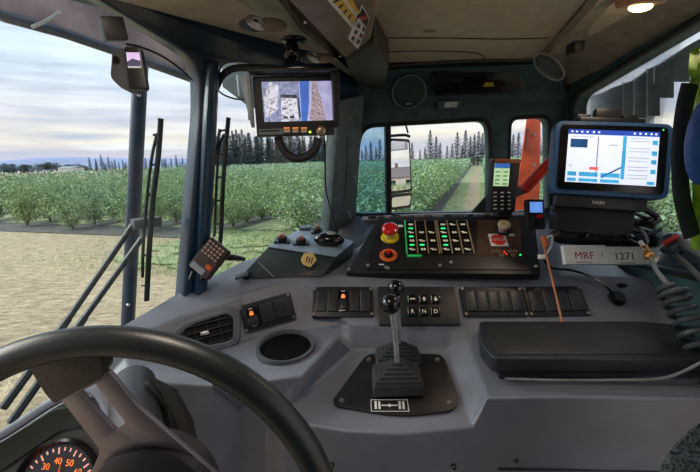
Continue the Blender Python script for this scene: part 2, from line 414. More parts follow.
for i in range(2):
    for j in range(3):
        x = 353 + i * 5 + j * 2.8; y = 38 + i * 3.2 - j * 6.2 + 0
        m.prism(BF, [bf(x - 2, y + 1), bf(x - .2, y - 3.2), bf(x + 2.2, y - .8), bf(x + .6, y + 3)], .0006, .0009)
m.obj('pictogram', mat('brown_ink', (110, 60, 50), .6), oc)
m = MB()
for x, y in [(305, 22), (340, 56)]: m.cyl(BF, *bf(x, y), .003, 0, .002, 10)
m.obj('screw', SCREW, oc)

# --- swivel air outlets in the front panel
def spot(px, py, label):
    t = thing('roof_air_outlet', PZ(px, py, ZC - .02), label, 'air outlet', 'tan roof air outlets')
    f = F(PZ(px, py, ZC - .045), V((.75, .6, .1)), V((-.3, .5, .7)))
    f = F(f.o, f.u, V((0, 1, 1.2))); 
    m = MB(); m.sphere(f.o, .024, (1.25, .42, .5), f); m.obj('hood', TAN, t)
    m = MB(); m.sphere(f.p(-.03, .008, -.01), .024, (1.1, .35, .5), f); m.obj('base', GREYP, t)
    m = MB()
    for k in range(4): m.ring(f, .007 + .003 * k, .0012, 20, -.036, -.008, .012 - k * .001, 6)
    m.obj('grille', STEEL, t)
spot(272, 25, 'tan swivel air outlet above the post, left of the monitor bracket')
spot(324, 58, 'tan swivel air outlet above the monitor, nearer the storage box')

# --- header fittings
HF = plane(bl, br, tl)
t = thing('speaker', HF.pt(408, 89), 'round teal speaker cover with pale ring on the front header', 'speaker')
a, b = HF.px(408, 89)
f = F(HF.p(a, b, .026), HF.u, HF.v)
m = MB(); m.lathe(f, [(0, .004), (.03, .004), (.048, .001), (.05, -.02)], 40); m.obj('cover', mat('speaker_teal', (34, 62, 60), .6, bump=.8, bs=300), t)
m = MB(); m.ring(f, .051, .0022); m.obj('rim', mat('speaker_rim', (120, 136, 132), .4), t)
m = MB(); m.box(f, -.008, .008, -.037, -.032, .002, .006, .001); m.obj('badge', LGREY, t)
t = thing('sun_visor', HF.pt(475, 80), 'dark smoked panel with tiny yellow mark in the front header', 'sun visor')
po = rp([HF.px(*q) for q in [(433, 93), (427, 69), (515, 66), (524, 88)]], .02)
m = MB(); m.prism(HF, po, .018, .03, .004); m.obj('panel', BLKG, t)
f = HF.off(.031); m = MB()
for i in range(3): m.prism(f, [f.px(*q) for q in [(483 + i, 86.5 - i * 1.6), (494 - i * .5, 86.2 - i * 1.6), (494 - i * .5, 85.2 - i * 1.6), (483 + i, 85.6 - i * 1.6)]], 0, .001)
m.obj('yellow_mark', YEL, t)
f = HF.quad((436, 106), (458, 105), (436, 98), .024)
t = thing('header_label', f.o, 'small white label on a grey holder beside the round speaker', 'label')
m = MB(); m.box(f, 0, f.w, 0, f.h, -.01, .003, .001); m.obj('holder', PILLAR, t)
m = MB(); m.box(f, f.w * .3, f.w * .85, f.h * .2, f.h * .85, .003, .004); m.obj('paper', WHITE, t)
# oval speaker on the right cove
f = F(P(550, 67, 1.08), (.45, -.75, .35), (-.2, .5, .8)); f = F(f.o, V((.5, .62, -.62)), V((-.15, -.65, -.62)))
f = pq((547, 84, 1.10), (560, 76, 1.06), (538, 56, 1.06))
t = thing('oval_vent_cover', f.o, 'oval grey vent cover in the ceiling corner above the right window', 'vent cover')
m = MB(); c0 = P(549, 67, 1.09); m.sphere(c0, .030, (1.35, .78, .3), F(c0, f.v, f.u)); m.obj('cover', GREYP, t)
m = MB(); m.tube([c0 + f.v * .046 * math.cos(k * math.pi / 12) + f.u * .028 * math.sin(k * math.pi / 12) - f.n * 0 for k in range(25)], .003, 6, 0); m.obj('rim', LGREY, t)
# small dark clip
m = MB(); c0 = P(575, 48, .98); m.hull([c0 + V((x, y, z)) for x in (-.012, .012) for y in (-.02, .02) for z in (-.012, .012)], .004); m.obj('ceiling_clip', BLK, label='small dark clip on the ceiling cove right of the oval cover', cat='clip')
# dome lamp
c0 = P(632, 5, .80)
t = thing('dome_lamp', c0, 'lit warm dome lamp in the ceiling at upper right', 'lamp')
c0 = P(637, -1, .80)
f = F(c0, (.9, .25, .15), (.0, 1, -.25)); f = F(f.o, V((.86, .35, .12)), V((0, .9, .1)))
m = MB(); m.box(f, -.035, .06, -.02, .02, -.012, .014, .008, seg=3)
m.obj('housing', mat('lamp_clear_plastic', (190, 140, 110), .3), t)
m = MB(); m.sphere(f.p(.012, 0, -.014), .022, (1.3, .6, .35), f); m.obj('bulb', mat('lamp_glow', (255, 214, 150), .4, emit=9), t)
ld = bpy.data.lights.new('dome_light', 'AREA'); ld.energy = .5; ld.size = .07; ld.color = (1, .76, .56)
lo = bpy.data.objects.new('dome_light', ld); COL.objects.link(lo); lo.location = c0 + V((0, -.02, -.035)); lo.rotation_euler = (R(-12), R(12), 0)
# second courtesy lamp above the driver, behind the photographer
t = thing('cabin_lamp', V((-.15, .33, zc - .02)), 'warm cabin lamp in the ceiling above the driver seat', 'lamp')
m = MB(); m.box(WORLD, -.25, -.05, .28, .38, zc - .02, zc, .005); m.obj('housing', LGREY, t)
m = MB(); m.box(WORLD, -.24, -.06, .29, .37, zc - .024, zc - .02); m.obj('lens', mat('lamp_glow2', (255, 214, 170), .4, emit=3), t)
ld = bpy.data.lights.new('cabin_light', 'AREA'); ld.energy = 1.2; ld.size = .12; ld.color = (1, .86, .74)
lo = bpy.data.objects.new('cabin_light', ld); COL.objects.link(lo); lo.location = V((-.15, .33, zc - .03))
# ------------------------------------------------------------------ dashboard shell
cols = [
 [('W', -110, 505), (-90, 515, .52), (-70, 520, .5), (-70, 526, .48), (-70, 532, .47), (-70, 540, .46), (-70, 640, 0.560)],
 [('W', 60, 399), (68, 404, .66), (76, 412, .64), (82, 418, .63), (86, 424, .62), (88, 430, .61), (88, 640, 0.700)],
 [('W', 118, 329), (122, 342, .74), (126, 356, .73), (128, 366, .70), (132, 374, .66), (134, 382, .65), (134, 640, 0.730)],
 [('W', 181, 292), (182, 316, .82), (200, 353, .80), (203, 362, .765), (213, 376, .68), (214, 386, .65), (214, 640, 0.740)],
 [('W', 240, 263), (240, 295, .87), (250, 338, .845), (252, 350, .80), (262, 382, .672), (238, 409, .70), (238, 640, .76)],
 [('W', 290, 246), (294, 276, .93), (340, 325, .865), (338, 336, .83), (303, 376, .685), (268, 413, .685), (268, 640, .75)],
 [('W', 302, 241), (302, 276, .93), (350, 325, .842), ('FL', 354, 350), ('FL', 283, 413), (283, 420, .655), (285, 640, 0.730)],
 [('W', 340, 226), (345, 276, .93), (374, 325, .842), ('FL', 374, 350), ('FL', 345, 424), (345, 431, .635), (345, 640, 0.720)],
 [('S', 400, 217), (400, 276, .93), (400, 325, .842), ('FL', 400, 350), ('FL', 400, 427), (400, 434, .63), (400, 640, 0.715)],
 [('S', 450, 216), (450, 276, .93), (450, 325, .842), ('FL', 447, 350), ('FL', 468, 420), (474, 427, .64), (474, 640, 0.720)],
 [('S', 480, 216), (480, 276, .93), (466, 325, .842), (468, 342, .815), (484, 384, .70), (487, 398, .645), (487, 640, 0.720)],
 [('S', 560, 216), (560, 276, .93), (560, 323, .842), (560, 335, .82), (560, 382, .71), (560, 397, .645), (560, 640, 0.720)],
 [('R', 580, 245), (630, 277, .93), (635, 323, .842), (645, 335, .82), (700, 383, .71), (700, 398, .645), (700, 640, 0.710)],
 [('R', 640, 275), (700, 290, .90), (720, 323, .82), (740, 335, .80), (800, 383, .70), (800, 398, .635), (800, 640, 0.700)],
]
FLOORP = plane(P(400, 430, .64), P(400, 430, .64) + V((1, 0, 0)), P(400, 350, .825))
def cp(q):
    if q[0] == 'FL': return FLOORP.pt(q[1], q[2], .0)
    if q[0] == 'W': return W.pt(q[1], q[2], .0)
    if q[0] == 'S': return SW.pt(q[1], q[2], .0)
    if q[0] == 'R': return RW.pt(q[1], q[2], .0)
    return P(*q)
grid = [[cp(c[r]) for c in cols] for r in range(7)]
dash = thing('dashboard', P(400, 430, .64), 'grey wraparound moulded dashboard with cup holder and recess for the gear levers', 'dashboard')
m = MB(); m.grid(grid)
body = m.obj('body', DASH, dash, sharp=60)
md = body.modifiers.new('bev', 'BEVEL'); md.width = .008; md.segments = 4; md.limit_method = 'ANGLE'; md.angle_limit = R(12); md.profile = .6
# lighter top skin along the windshield
def bary(g, r0, c0, s, t):
    a, b, c, d = g[r0][c0], g[r0][c0 + 1], g[r0 + 1][c0], g[r0 + 1][c0 + 1]
    return a.lerp(b, s).lerp(c.lerp(d, s), t)
m = MB()
for x, y in [(196, 275), (128, 329)]: pass
# planes of the panels
FACE = plane(grid[2][8], grid[2][9], grid[1][8])          # rocker face
f3 = plane(grid[2][3], grid[2][4], grid[1][3]); f4 = plane(grid[2][4], grid[2][5], grid[1][4])
SHELF = plane(grid[4][4], grid[4][5], grid[2][4])
# cup holder
a, b = SHELF.px(286, 349)
f = F(SHELF.p(a, b, .004), (1, 0, 0), (0, 1, .12))
r = .061
m = MB(); m.lathe(f, [(r * .80, -.065), (r * .82, -.01), (r * .9, .006), (r, .007), (r * 1.03, -.004), (r * .97, -.012)], 48); m.obj('cup_holder', GREYP, dash, 'round cup holder with a smooth grey rim')
m = MB(); m.cyl(f, 0, 0, r * .86, -.0015, .0005, 40); m.obj('cup_holder_well_shade', mat('well_shade_black', (7, 8, 9), .85, spec=.1), dash)  # flat near-black disc paints the shade of the well's depth
# screws on the lower front
FR = plane(grid[6][8], grid[6][9], grid[5][8]); FRR = plane(grid[6][10], grid[6][11], grid[5][10])
for x, y in [(454, 467), (516, 460), (664, 468), (332, 466)]:
    ff = FRR if x > 487 else FR
    q = ff.off(.0); aa, bb = q.px(x, y)
    m = MB(); m.lathe(F(q.p(aa, bb), q.u, q.v), [(0, .004), (.003, .004), (.0045, .002), (.005, -.004)], 14); m.obj('screw', BLKG, dash)
m = MB(); q = FRR; m.tube([q.pt(498, 468, .002), q.pt(700, 471, .002)], .002, 6, 0); m.obj('panel_seam', BLK, dash)

# --- air vent
v = f3.quad((172, 348), (235, 340), (178, 318), .002); v = F(f3.pt(206, 333, .004), f3.pt(240, 322) - f3.pt(176, 339), f3.v)
t = thing('air_vent', v.o, 'dark louvred air vent in the dashboard behind the steering wheel', 'air vent')
hw = .075; hh = .042
po = rp([(-hw, -hh * .75), (hw * .82, -hh), (hw, hh * .55), (hw * .8, hh), (-hw * .5, hh * .8), (-hw * .97, hh * .2)], .02, 5)
pi = [(x * .86, y * .78) for x, y in po]
m = MB(); m.holed(v, po, [pi], .012, .003); m.obj('bezel', mat('vent_bezel', (92, 94, 104), .35), t)
m = MB(); m.prism(v, pi, -.004, .0); m.obj('duct', mat('duct_black', (8, 9, 10), .8), t)
for k in range(4):
    y = hh * (.5 - .36 * k); m = MB(); xa = -hw * (.72 if k != 0 else .5); m.box(v, xa, hw * .72, y - .0012, y + .0012, .0, .009, .0005); m.obj('louvre', BLK, t)
m = MB()
for x in (-.045, -.02, .005, .03): m.box(v, x - .001, x + .001, -hh * .72, hh * .72, .0, .006)
m.obj('vertical_louvres', BLK, t)
m = MB(); m.box(v, -.012, .006, -.004, .004, .004, .016, .002); m.obj('thumb_slider', STEEL, t)

# --- rocker switch panels
def rocker_panel(f, n, label, lit=None, group='rocker switch panels', pad=.008):
    t = thing('switch_panel', f.p(f.w / 2, 0), label, 'switch panel', group)
    m = MB(); m.prism(f, rp(rect(0, f.w, 0, f.h), .004, 3), -.012, .004, .001); m.obj('plate', BLK, t)
    pw = (f.w - 2 * pad) / n
    for k in range(n):
        x0 = pad + pw * k + .0012; x1 = x0 + pw - .0024; y0 = f.h * .14; y1 = f.h * .86
        on = lit is not None and k == lit
        m = MB()
        if on:
            m.box(f, x0, x1, y0, y1, .003, .008, .002)
            o = m.obj('rocker_switch', BLKG, t, 'glossy rocker switch with an orange lit symbol')
            m = MB(); m.box(f, x0 + .003, x1 - .003, y0 + .004, (y0 + y1) / 2, .008, .014, .002); m.obj('rocker', ROCK, o)
            m = MB(); xm = (x0 + x1) / 2; ym = y0 + (y1 - y0) * .68
            m.box(f, xm - .0045, xm + .0045, ym - .004, ym + .003, .008, .0088); m.box(f, xm - .003, xm + .003, ym + .003, ym + .006, .008, .0088)
            m.obj('lit_symbol', ICONO, o)
            m = MB(); m.box(f, xm - .005, xm + .005, y0 + .0015, y0 + .003, .008, .0088); m.box(f, xm - .005, xm + .005, y1 - .004, y1 - .0025, .008, .0088); m.obj('symbol', WHITE, o)
        else:
            m.box(f, x0, x1, y0, y1, .003, .0075, .0025, top=.94, seg=3); m.obj('blank_switch', ROCK, t)
    for x in (.0045, f.w - .0045):
        for y in (.0055, f.h - .0055):
            m = MB(); m.lathe(f, [(0, .0066), (.003, .0064), (.0042, .004)], 12, x, y); m.obj('screw', SCREW, t)
    return t
f = F(f4.pt(246, 333, .004), f4.pt(297, 318) - f4.pt(246, 333), f4.v); f.w = .118; f.h = .062
f.o = f.o - f.v * 0
rocker_panel(f, 3, 'tilted three-switch panel between the air vent and the cup holder', 0)
for (x0, x1, n, lit, lab) in [(312, 374, 5, 2, 'five-switch panel with one lit rocker, left of the shift keypad'), (464, 528, 5, None, 'panel of blank switches right of the shift keypad'), (528, 590, 4, None, 'rightmost panel of blank switches, by the cable socket')]:
    f = FACE.quad((x0, 317.5), (x1, 317.5), (x0, 288), .003)
    if n == 4: f = FACE.quad((x0 + 1, 317.5), (590, 316.5), (x0 + 1, 288), .003)
    rocker_panel(f, n, lab, lit)
# --- push-button shifter
f = FACE.quad((379, 326), (460, 326), (379, 288), .003)
t = thing('shift_keypad', f.p(f.w / 2, 0), 'black six-button gear selector keypad behind the lever knobs', 'keypad')
m = MB(); m.prism(f, rp(rect(0, f.w, 0, f.h), .003, 3), -.012, .005, .001); m.obj('plate', BLK, t)
syms = ['R', 'N', 'D', '\u2013', '\u2191', '\u2193']
for i in range(6):
    cx, cy = f.px(412 + (i % 3) * 11.5, 313 if i < 3 else 300.5); s = .0105
    m = MB(); m.box(f, cx - s, cx + s, cy - s, cy + s, .004, .009, .0025, seg=3); o = m.obj('button', BLKG, t)
    m = MB()
    if i < 3: m.text(f, cx, cy, .013, syms[i], c=.0095)
    elif i == 3: m.box(f, cx - .006, cx + .006, cy - .0015, cy + .0015, .009, .0096)
    else:
        d = 1 if i == 4 else -1
        m.prism(f, [(cx - .005, cy), (cx + .005, cy), (cx, cy + .006 * d)][::d], .009, .0096); m.box(f, cx - .0018, cx + .0018, min(cy, cy - .005 * d), max(cy, cy - .005 * d), .009, .0096)
    m.obj('symbol', ICON, o)
m = MB(); x0, y0 = f.px(449, 303)
ff = f.at(x0, y0, 0, R(90)); m.text(ff, 0, 0, .011, 'ALLISON', c=.0052); m.obj('lettering', GREYP, t)
x0, y0 = f.px(451, 316); m = MB(); m.cyl(f, x0 - .003, y0, .003, .005, .0056, 12); m.cyl(f, x0 + .006, y0 - .003, .003, .005, .0056, 12); m.obj('badge', GREYP, t)

# --- gear levers
po = rp([FLOORP.px(*q) for q in [(335, 408), (333, 402), (362, 362), (368, 356), (440, 356), (445, 362), (459, 403), (452, 413), (400, 419)]], [.006, .008, .02, .01, .01, .02, .015, .02, .05], 5)
t = thing('lever_plate', FLOORP.pt(397, 400), 'black plate under the gear levers with a differential symbol', 'plate')
m = MB(); m.prism(FLOORP, po, .002, .0065, .0012); m.obj('plate', PLATE, t)
for x, y in [(342, 403), (369, 362), (437, 362), (449, 405)]:
    a, b = FLOORP.px(x, y); m = MB(); m.lathe(FLOORP, [(0, .0115), (.004, .0105), (.006, .0065)], 6, a, b); m.obj('bolt', SCREW, t)
f = FLOORP.quad((371, 414), (409, 414), (375, 402), .007)
m = MB(); m.holed(f, rect(0, f.w, 0, f.h), [rect(.0012, f.w - .0012, .0012, f.h - .0012)], .0004)
m.box(f, f.w * .28, f.w * .72, f.h * .47, f.h * .55, 0, .0004)
for x in (.1, .2, .74, .84): m.box(f, f.w * x, f.w * (x + .06), f.h * .2, f.h * .85, 0, .0004)
m.cyl(f, f.w * .5, f.h * .5, f.h * .12, 0, .0006, 12); m.obj('differential_symbol', WHITE, t)
def lever(bx, by, bw, bd, kx, ky, kY, lab, skirt):
    base = FLOORP.pt(bx, by, .006)
    t = thing('gear_lever', base, lab, 'gear lever', 'gear levers')
    f = F(base, (1, 0, 0), (0, 1, .12))
    m = MB(); m.box(f, -bw / 2, bw / 2, -bd / 2, bd / 2, 0, skirt, .004, top=.96, seg=3)
    n = 5; z = skirt
    for k in range(n):
        s = 1 - .17 * (k + .35); m.box(f, -bw / 2 * s, bw / 2 * s, -bd / 2 * s, bd / 2 * s, z - .004, z + .007, .002, top=.95); z += .0062
    m.obj('boot', mat('boot_rubber', (52, 54, 58), .55, bump=.2), t)
    kp = P(kx, ky, kY); top = f.p(0, 0, z - .003)
    m = MB(); mid = top.lerp(kp, .5) + V((.002, 0, 0)); m.tube([top, mid, kp], .0052, 12, 4); m.obj('rod', STEEL, t)
    m = MB(); m.lathe(axf(top, kp), [(0.0055, (kp - top).length - .022), (.008, (kp - top).length - .018), (.008, (kp - top).length - .01)], 16); m.obj('collar', STEEL, t)
    m = MB(); m.sphere(kp, .0182 if skirt > .02 else .0168, n=28); m.obj('knob', BLKG, t)
lever(397, 388, .100, .066, 390.5, 304, .685, 'front gear lever with the lower, nearer ball knob', .026)
lever(398, 362, .098, .05, 396, 288, .745, 'rear gear lever with the higher, farther ball knob', .012)

# --- control box with keypads and emergency stop
q = [P(346, 273, .925), P(541, 274, .885), None, P(378, 218, 1.09)]
CB = plane(q[0], q[1], q[3]); q[2] = CB.pt(534, 215)
t = thing('control_panel', q[0].lerp(q[1], .5), 'wide black control box with lit green keypads under the side window', 'control panel')
m = MB(); m.hull([p - CB.n * c for p in q for c in (0,)] + [p + V((0, .01, -.018)) for p in q[:2]] + [p + V((0, .02, -.06)) for p in q[2:]], .003); m.obj('housing', BLK, t)
ip = rp([CB.px(*z) for z in [(366, 270), (376, 222), (534, 219), (540, 270)]], .006)
m = MB(); m.prism(CB, ip, .0, .0025, .0006); m.obj('face_plate', PLATE, t)
for x, y in [(349, 270), (368, 266), (388, 269), (440, 266), (536, 267), (451, 263), (386, 268)]:
    a, b = CB.px(x, y); m = MB(); m.lathe(CB, [(0, .006), (.0032, .0055), (.0045, .002)], 12, a, b); m.obj('screw', STEEL, t)
# warm wooden-looking right section
m = MB(); m.prism(CB, [CB.px(*z) for z in [(477, 257), (477, 221), (520, 220), (521, 256)]], .0025, .0032); m.obj('brown_field', mat('brown_film', (82, 58, 42), .45, vs=18, var=.3), t)
def keypad(x0, x1, tag_, first):
    f = CB.quad((x0, 255.5), (x1, 255.5), (x0, 222.5), .0025)
    k = MB(); k.box(f, 0, f.w, 0, f.h, 0, .003, .001); pad = k.obj('keypad', mat('keypad_black', (24, 22, 20), .4), t)
    m = MB()
    for i in range(4): x = f.w * i / 3; m.box(f, x - .0013, x + .0013, 0, f.h, .003, .0055)
    m.obj('divider', WOODY, pad)
    for r_ in range(4):
        for c_ in range(3):
            cx = f.w * (c_ + .5) / 3; cy = f.h * (r_ + .5) / 4
            m = MB(); m.box(f, cx - f.w * .13, cx + f.w * .13, cy - f.h * .1, cy + f.h * .1, .003, .0045, .0006); key = m.obj('key', BLKG, pad)
            if r_ == 3 and c_ > 0 and first: continue
            m = MB(); s = f.w * .055
            m.prism(f, [(cx - s, cy - s * .9), (cx + s * 1.4, cy - s * .9), (cx + s * 1.8, cy - s * .1), (cx + s * .2, cy), (cx - s * .2, cy + s * .8), (cx - s * 1.2, cy + s * .4)], .0045, .0052)
            m.cyl(f, cx + s * (1 if (r_ + c_) % 2 else -1.4), cy + s * .3, s * .45, .0045, .0053, 8)
            m.obj('symbol', ICON, pad)
    m = MB()
    for r_ in range(3):
        cy = f.h * (r_ + 1) / 4; m.box(f, f.w * .10, f.w * .24, cy - .0017, cy + .0017, .003, .005)
    if first: m.box(f, f.w * .42, f.w * .56, f.h * .25 - .0017, f.h * .25 + .0017, .003, .005)
    m.obj('green_light', LEDG, pad)
    if first:
        m = MB(); m.box(f, -.0022, .0012, 0, f.h, .003, .006); m.box(f, 0, f.w * .45, -.0075, -.003, 0, .004); m.obj('green_strip', LEDT, pad)
keypad(407, 439.5, '', True); keypad(441.5, 474, '', False)
# labels on panel
f = CB.quad((491, 247), (508.5, 247), (490.5, 235), .0032)
m = MB(); m.box(f, 0, f.w, 0, f.h, 0, .0008); o = m.obj('stop_label', WHITE, t, 'white label with a red E-STOP octagon')
m = MB(); m.prism(f, [(f.w * (.5 + .46 * math.cos(R(22.5 + 45 * k))), f.h * (.5 + .46 * math.sin(R(22.5 + 45 * k)))) for k in range(8)], .0008, .0012); m.obj('octagon', mat('stop_red', (214, 48, 38), .5), o)
m = MB(); m.text(f, f.w / 2, f.h / 2, f.h * .27, 'E-STOP', c=.0014); m.obj('lettering', WHITE, o)
m = MB(); m.prism(CB, [CB.px(*z) for z in [(509, 237), (514, 237), (514, 235), (509, 235)]], .0032, .004); m.prism(CB, [CB.px(*z) for z in [(398, 228), (403, 228), (403, 226), (398, 226)]], .0032, .004); m.prism(CB, [CB.px(*z) for z in [(379, 266), (384, 266), (384, 265), (379, 265)]], .0032, .004); m.obj('small_label', WHITE, t)
m = MB()
for i, (x, y) in enumerate([(493, 252), (498, 252), (510, 252), (515, 252), (501, 256), (513, 256)]): a, b = CB.px(x, y); m.ring(CB, .0042, .0008, 14, a, b, .0035, 6)
m.obj('lamp_ring', WOODY, t)
m = MB(); a, b = CB.px(504, 253); m.cyl(CB, a, b, .0022, .0032, .005, 10); a, b = CB.px(506, 255); m.cyl(CB, a, b, .0022, .0032, .005, 10); m.obj('red_lamp', mat('red_led', (230, 60, 40), .4, emit=.8), t)
m = MB(); a, b = CB.px(520, 256); m.cyl(CB, a, b, .0022, .0032, .005, 10); m.obj('green_lamp', LEDG, t)
# emergency stop button
a, b = CB.px(390, 238)
e = thing('emergency_stop_button', CB.p(a, b, .003), 'red mushroom emergency stop button on a yellow disc', 'button')
m = MB(); m.lathe(CB, [(0, .006), (.0225, .006), (.0235, .0028)], 36, a, b); m.obj('yellow_disc', YEL, e)
n2 = F(CB.p(a, b, .006), CB.u, None, CB.n)
m = MB(); m.lathe(n2, [(.011, 0), (.0115, .018)], 24); m.obj('collar', STEEL, e)
m = MB(); m.lathe(n2, [(.012, .016), (.019, .019), (.0215, .024), (.0205, .03), (.015, .0335), (.012, .0325), (0, .032)], 36); m.obj('mushroom_head', REDB, e)
# rotary ignition/key switch
a, b = CB.px(388.5, 256)
e = thing('rotary_switch', CB.p(a, b, .003), 'red and black rotary switch in an orange ring', 'switch')
m = MB(); m.lathe(CB, [(0, .0045), (.021, .0045), (.022, .0028)], 36, a, b); m.obj('orange_ring', ORR, e)
m = MB(); m.lathe(CB, [(0, .011), (.010, .011), (.012, .0045)], 28, a, b); m.obj('collar', BLKG, e)
m = MB(); m.lathe(CB, [(0, .017), (.005, .016), (.006, .011)], 20, a, b); m.obj('knob', REDB, e)
m = MB()
for dx in (-.016, .016): m.prism(CB, [(a + dx - .003, b - .002), (a + dx + .003, b), (a + dx - .003, b + .002)], .0045, .0052)
m.obj('arrow_mark', INKB, e)
# bolt/knob at the right of panel
a, b = CB.px(502, 233)
e = thing('metal_knob', CB.p(a, b, .003), 'cream and steel knob above the E-STOP label', 'knob')
n2 = F(CB.p(a, b, .003), CB.u, None, CB.n)
m = MB(); m.lathe(n2, [(.0155, 0), (.016, .006)], 8); m.obj('nut', BLK, e)
m = MB(); m.lathe(n2, [(.011, .006), (.0115, .022)], 24); m.obj('stem', STEEL, e)
m = MB(); m.lathe(n2, [(.010, .021), (.0155, .023), (.0155, .028), (.006, .029), (.0055, .025), (0, .025)], 24); m.obj('cap', mat('cream_cap', (206, 186, 150), .5), e)

# --- angled side box with rotary knobs
t = thing('side_control_box', P(315, 262, 1.0), 'angled box with pale blue-grey lid and rotary knobs at the windshield base', 'control box')
top = [P(267, 248, .99), P(308, 226, 1.17), P(354, 243, 1.08), P(336, 258, .95)]
bot = [P(238, 279, .93), P(300, 240, 1.18), P(352, 262, 1.05), P(323, 276, .92)]
m = MB(); m.hull(top + bot, .003); m.obj('housing', mat('box_dark_green', (30, 46, 48), .5), t)
TB = plane(top[0], top[3], top[1])
m = MB(); m.hull([p + TB.n * c for p in top for c in (0.0015, .0045)], .0012); m.obj('lid', mat('lid_blue_grey', (132, 152, 172), .4), t)
def knob(x, y, s=1.0, on=True):
    s *= 1.2
    a, b = TB.px(x, y); f = TB.at(a, b, .0045, R(20))
    m = MB(); m.box(f, -.017 * s, .017 * s, -.014 * s, .014 * s, 0, .004, .001); o = m.obj('knob_base', BLKG, t)
    if on:
        m = MB(); m.lathe(f, [(.011 * s, .004), (.0115 * s, .012), (.008 * s, .014), (0, .014)], 20); m.obj('rotary_knob', BLK, o)
        m = MB(); m.box(f, -.005 * s, .005 * s, -.009 * s, .009 * s, .012, .021, .002); m.obj('grip', mat('copper_grip', (170, 110, 80), .3, metal=.6), o)
knob(282, 243); knob(301, 245); knob(317, 234, .85); knob(306, 230, .9, False)
# palm-sized black lever handle on lid
e = thing('joystick_grip', TB.pt(329, 247), 'black palm rest controller with grey band on the box lid', 'controller')
a, b = TB.px(329, 246)
m = MB(); m.sphere(TB.p(a, b, .018), .040, (1.0, .55, .5), TB.at(0, 0, 0, R(15))); m.obj('body', BLKG, e)
m = MB(); m.tube([TB.p(a - .012, b - .012, .022), TB.p(a + .004, b - .004, .038), TB.p(a + .022, b + .006, .028)], .007, 8, 4, flat=.5); m.obj('grey_band', LGREY, e)
m = MB(); m.box(TB, a - .026, a - .008, b - .018, b - .006, .004, .016, .003); m.obj('trigger', mat('warm_grey', (140, 120, 104), .4), e)
# yellow tag
BX = plane(bot[0], bot[3], top[0])
tg = F(P(309, 260, .925), (1, .0, .12), (.1, .35, 1))
m = MB(); m.prism(tg.at(0, 0, 0, R(10)), rp([(-.017, -.006), (-.002, -.018), (.018, -.006), (.014, .014), (-.006, .019), (-.018, .008)], .003), 0, .003, .0008)
e = thing('warning_tag', tg.p(0, -.02), 'yellow hexagonal warning tag hanging on the front of the angled box', 'tag')
m.obj('tag', mat('tag_yellow', (214, 182, 104), .5), e)
m = MB()
for k in range(3): m.box(tg.at(0, 0, 0, R(-25)), -.006 + k * .006, -.003 + k * .006, -.007, .007, .003, .0035)
m.obj('printed_mark', INKB, e)
m = MB(); m.tube([P(296, 275, .93), P(310, 273, .93), P(322, 270, .935)], .003, 8); m.obj('clip_strip', mat('brown_strip', (92, 66, 48), .5), t)
m = MB(); m.tube([P(258, 262, .945), P(274, 277, .928)], .0015, 6); m.obj('edge_bead', LGREY, t)
m = MB(); m.box(F(P(244, 276, .93), (1, .1, .2), (0, 1, .2)), -.02, .012, -.012, .012, 0, .004, .001); m.obj('mounting_tab', BLK, t)
# ------------------------------------------------------------------ armrest pad
pz = plane(P(484, 360, .70), P(700, 360, .70), P(484, 322, .83))
t = thing('armrest_pad', P(590, 378, .7), 'large black padded armrest on the right shelf below the blank switches', 'armrest')
top = [(479, 322), (640, 322), (676, 325), (706, 350), (706, 360), (494, 360), (481, 345)]
m = MB(); m.prism(pz, rp([pz.px(x, y) for x, y in top], .012, 4), -.03, .003, .005, seg=4); m.obj('cushion', PAD, t)
m = MB(); m.prism(pz, rp([pz.px(x, y) for x, y in [(486, 325), (636, 325), (670, 328), (696, 350), (696, 356), (500, 356), (489, 345)]], .01, 4), .0025, .005, .002); m.obj('raised_panel', mat('armrest_top', (50, 50, 50), .4, bump=.35, bs=500), t)
m = MB(); m.prism(pz, rp([pz.px(x, y) for x, y in [(500, 362), (640, 362), (640, 326), (500, 326)]], .01, 3), -.04, -.028, .002); m.obj('base', BLK, t)

# ------------------------------------------------------------------ steering wheel
def PC(px, py, d): return CAM + ray(px, py) * d       # d = depth along the view axis
nrm = CR @ V((.052, -.086, 1)).normalized()
wc = PC(113, 555, .382)
Wf = F(wc, CR @ V((1, 0, -.05)), None, nrm)
t = thing('steering_wheel', wc, 'large dark steering wheel with silver spokes at lower left', 'steering wheel')
m = MB(); m.ring(Wf, .21, .0142, 112, ts=16); m.obj('rim', mat('wheel_rim_vinyl', (30, 37, 38), .36, bump=.2, bs=700), t)
hub = Wf.p(0, 0, -.058)
rimp = Wf.pt(78, 348)
sd_ = (rimp - hub).normalized(); Sf = F(hub, sd_.cross(nrm), sd_)
Hf = F(hub, Wf.u, None, nrm)
onw = Sf.px
po = [onw(*q) for q in [(58, 397), (106, 371), (136, 408), (222, 482), (230, 540), (70, 520), (101, 452)]]
ho = rp([onw(*q) for q in [(78, 393), (95, 384), (126, 424), (114, 433)]], .003, 3)
if sum((b[0] - a[0]) * (b[1] + a[1]) for a, b in zip(po, po[1:] + po[:1])) > 0: pass
m = MB(); m.holed(Sf.off(-.004), rp(po, .008, 3), [ho], .004, .0008); m.obj('spoke', SILV, t, 'silver slotted spoke')
m = MB(); m.prism(Hf, [(-.03, -.02), (.03, -.02), (.022, -.20), (-.022, -.20)], -.006, .0, .002); m.obj('spoke', SILV, t)
m = MB(); m.prism(Sf, rp([onw(*q) for q in [(16, 350), (60, 336), (98, 334), (108, 366), (107, 372), (59, 398), (50, 388), (34, 362)]], .004, 4), -.012, .008, .003, seg=3); m.obj('spoke_cover', mat('wheel_cover', (46, 44, 40), .38, bump=.3, bs=500), t, 'dark sleeve where spoke meets rim')
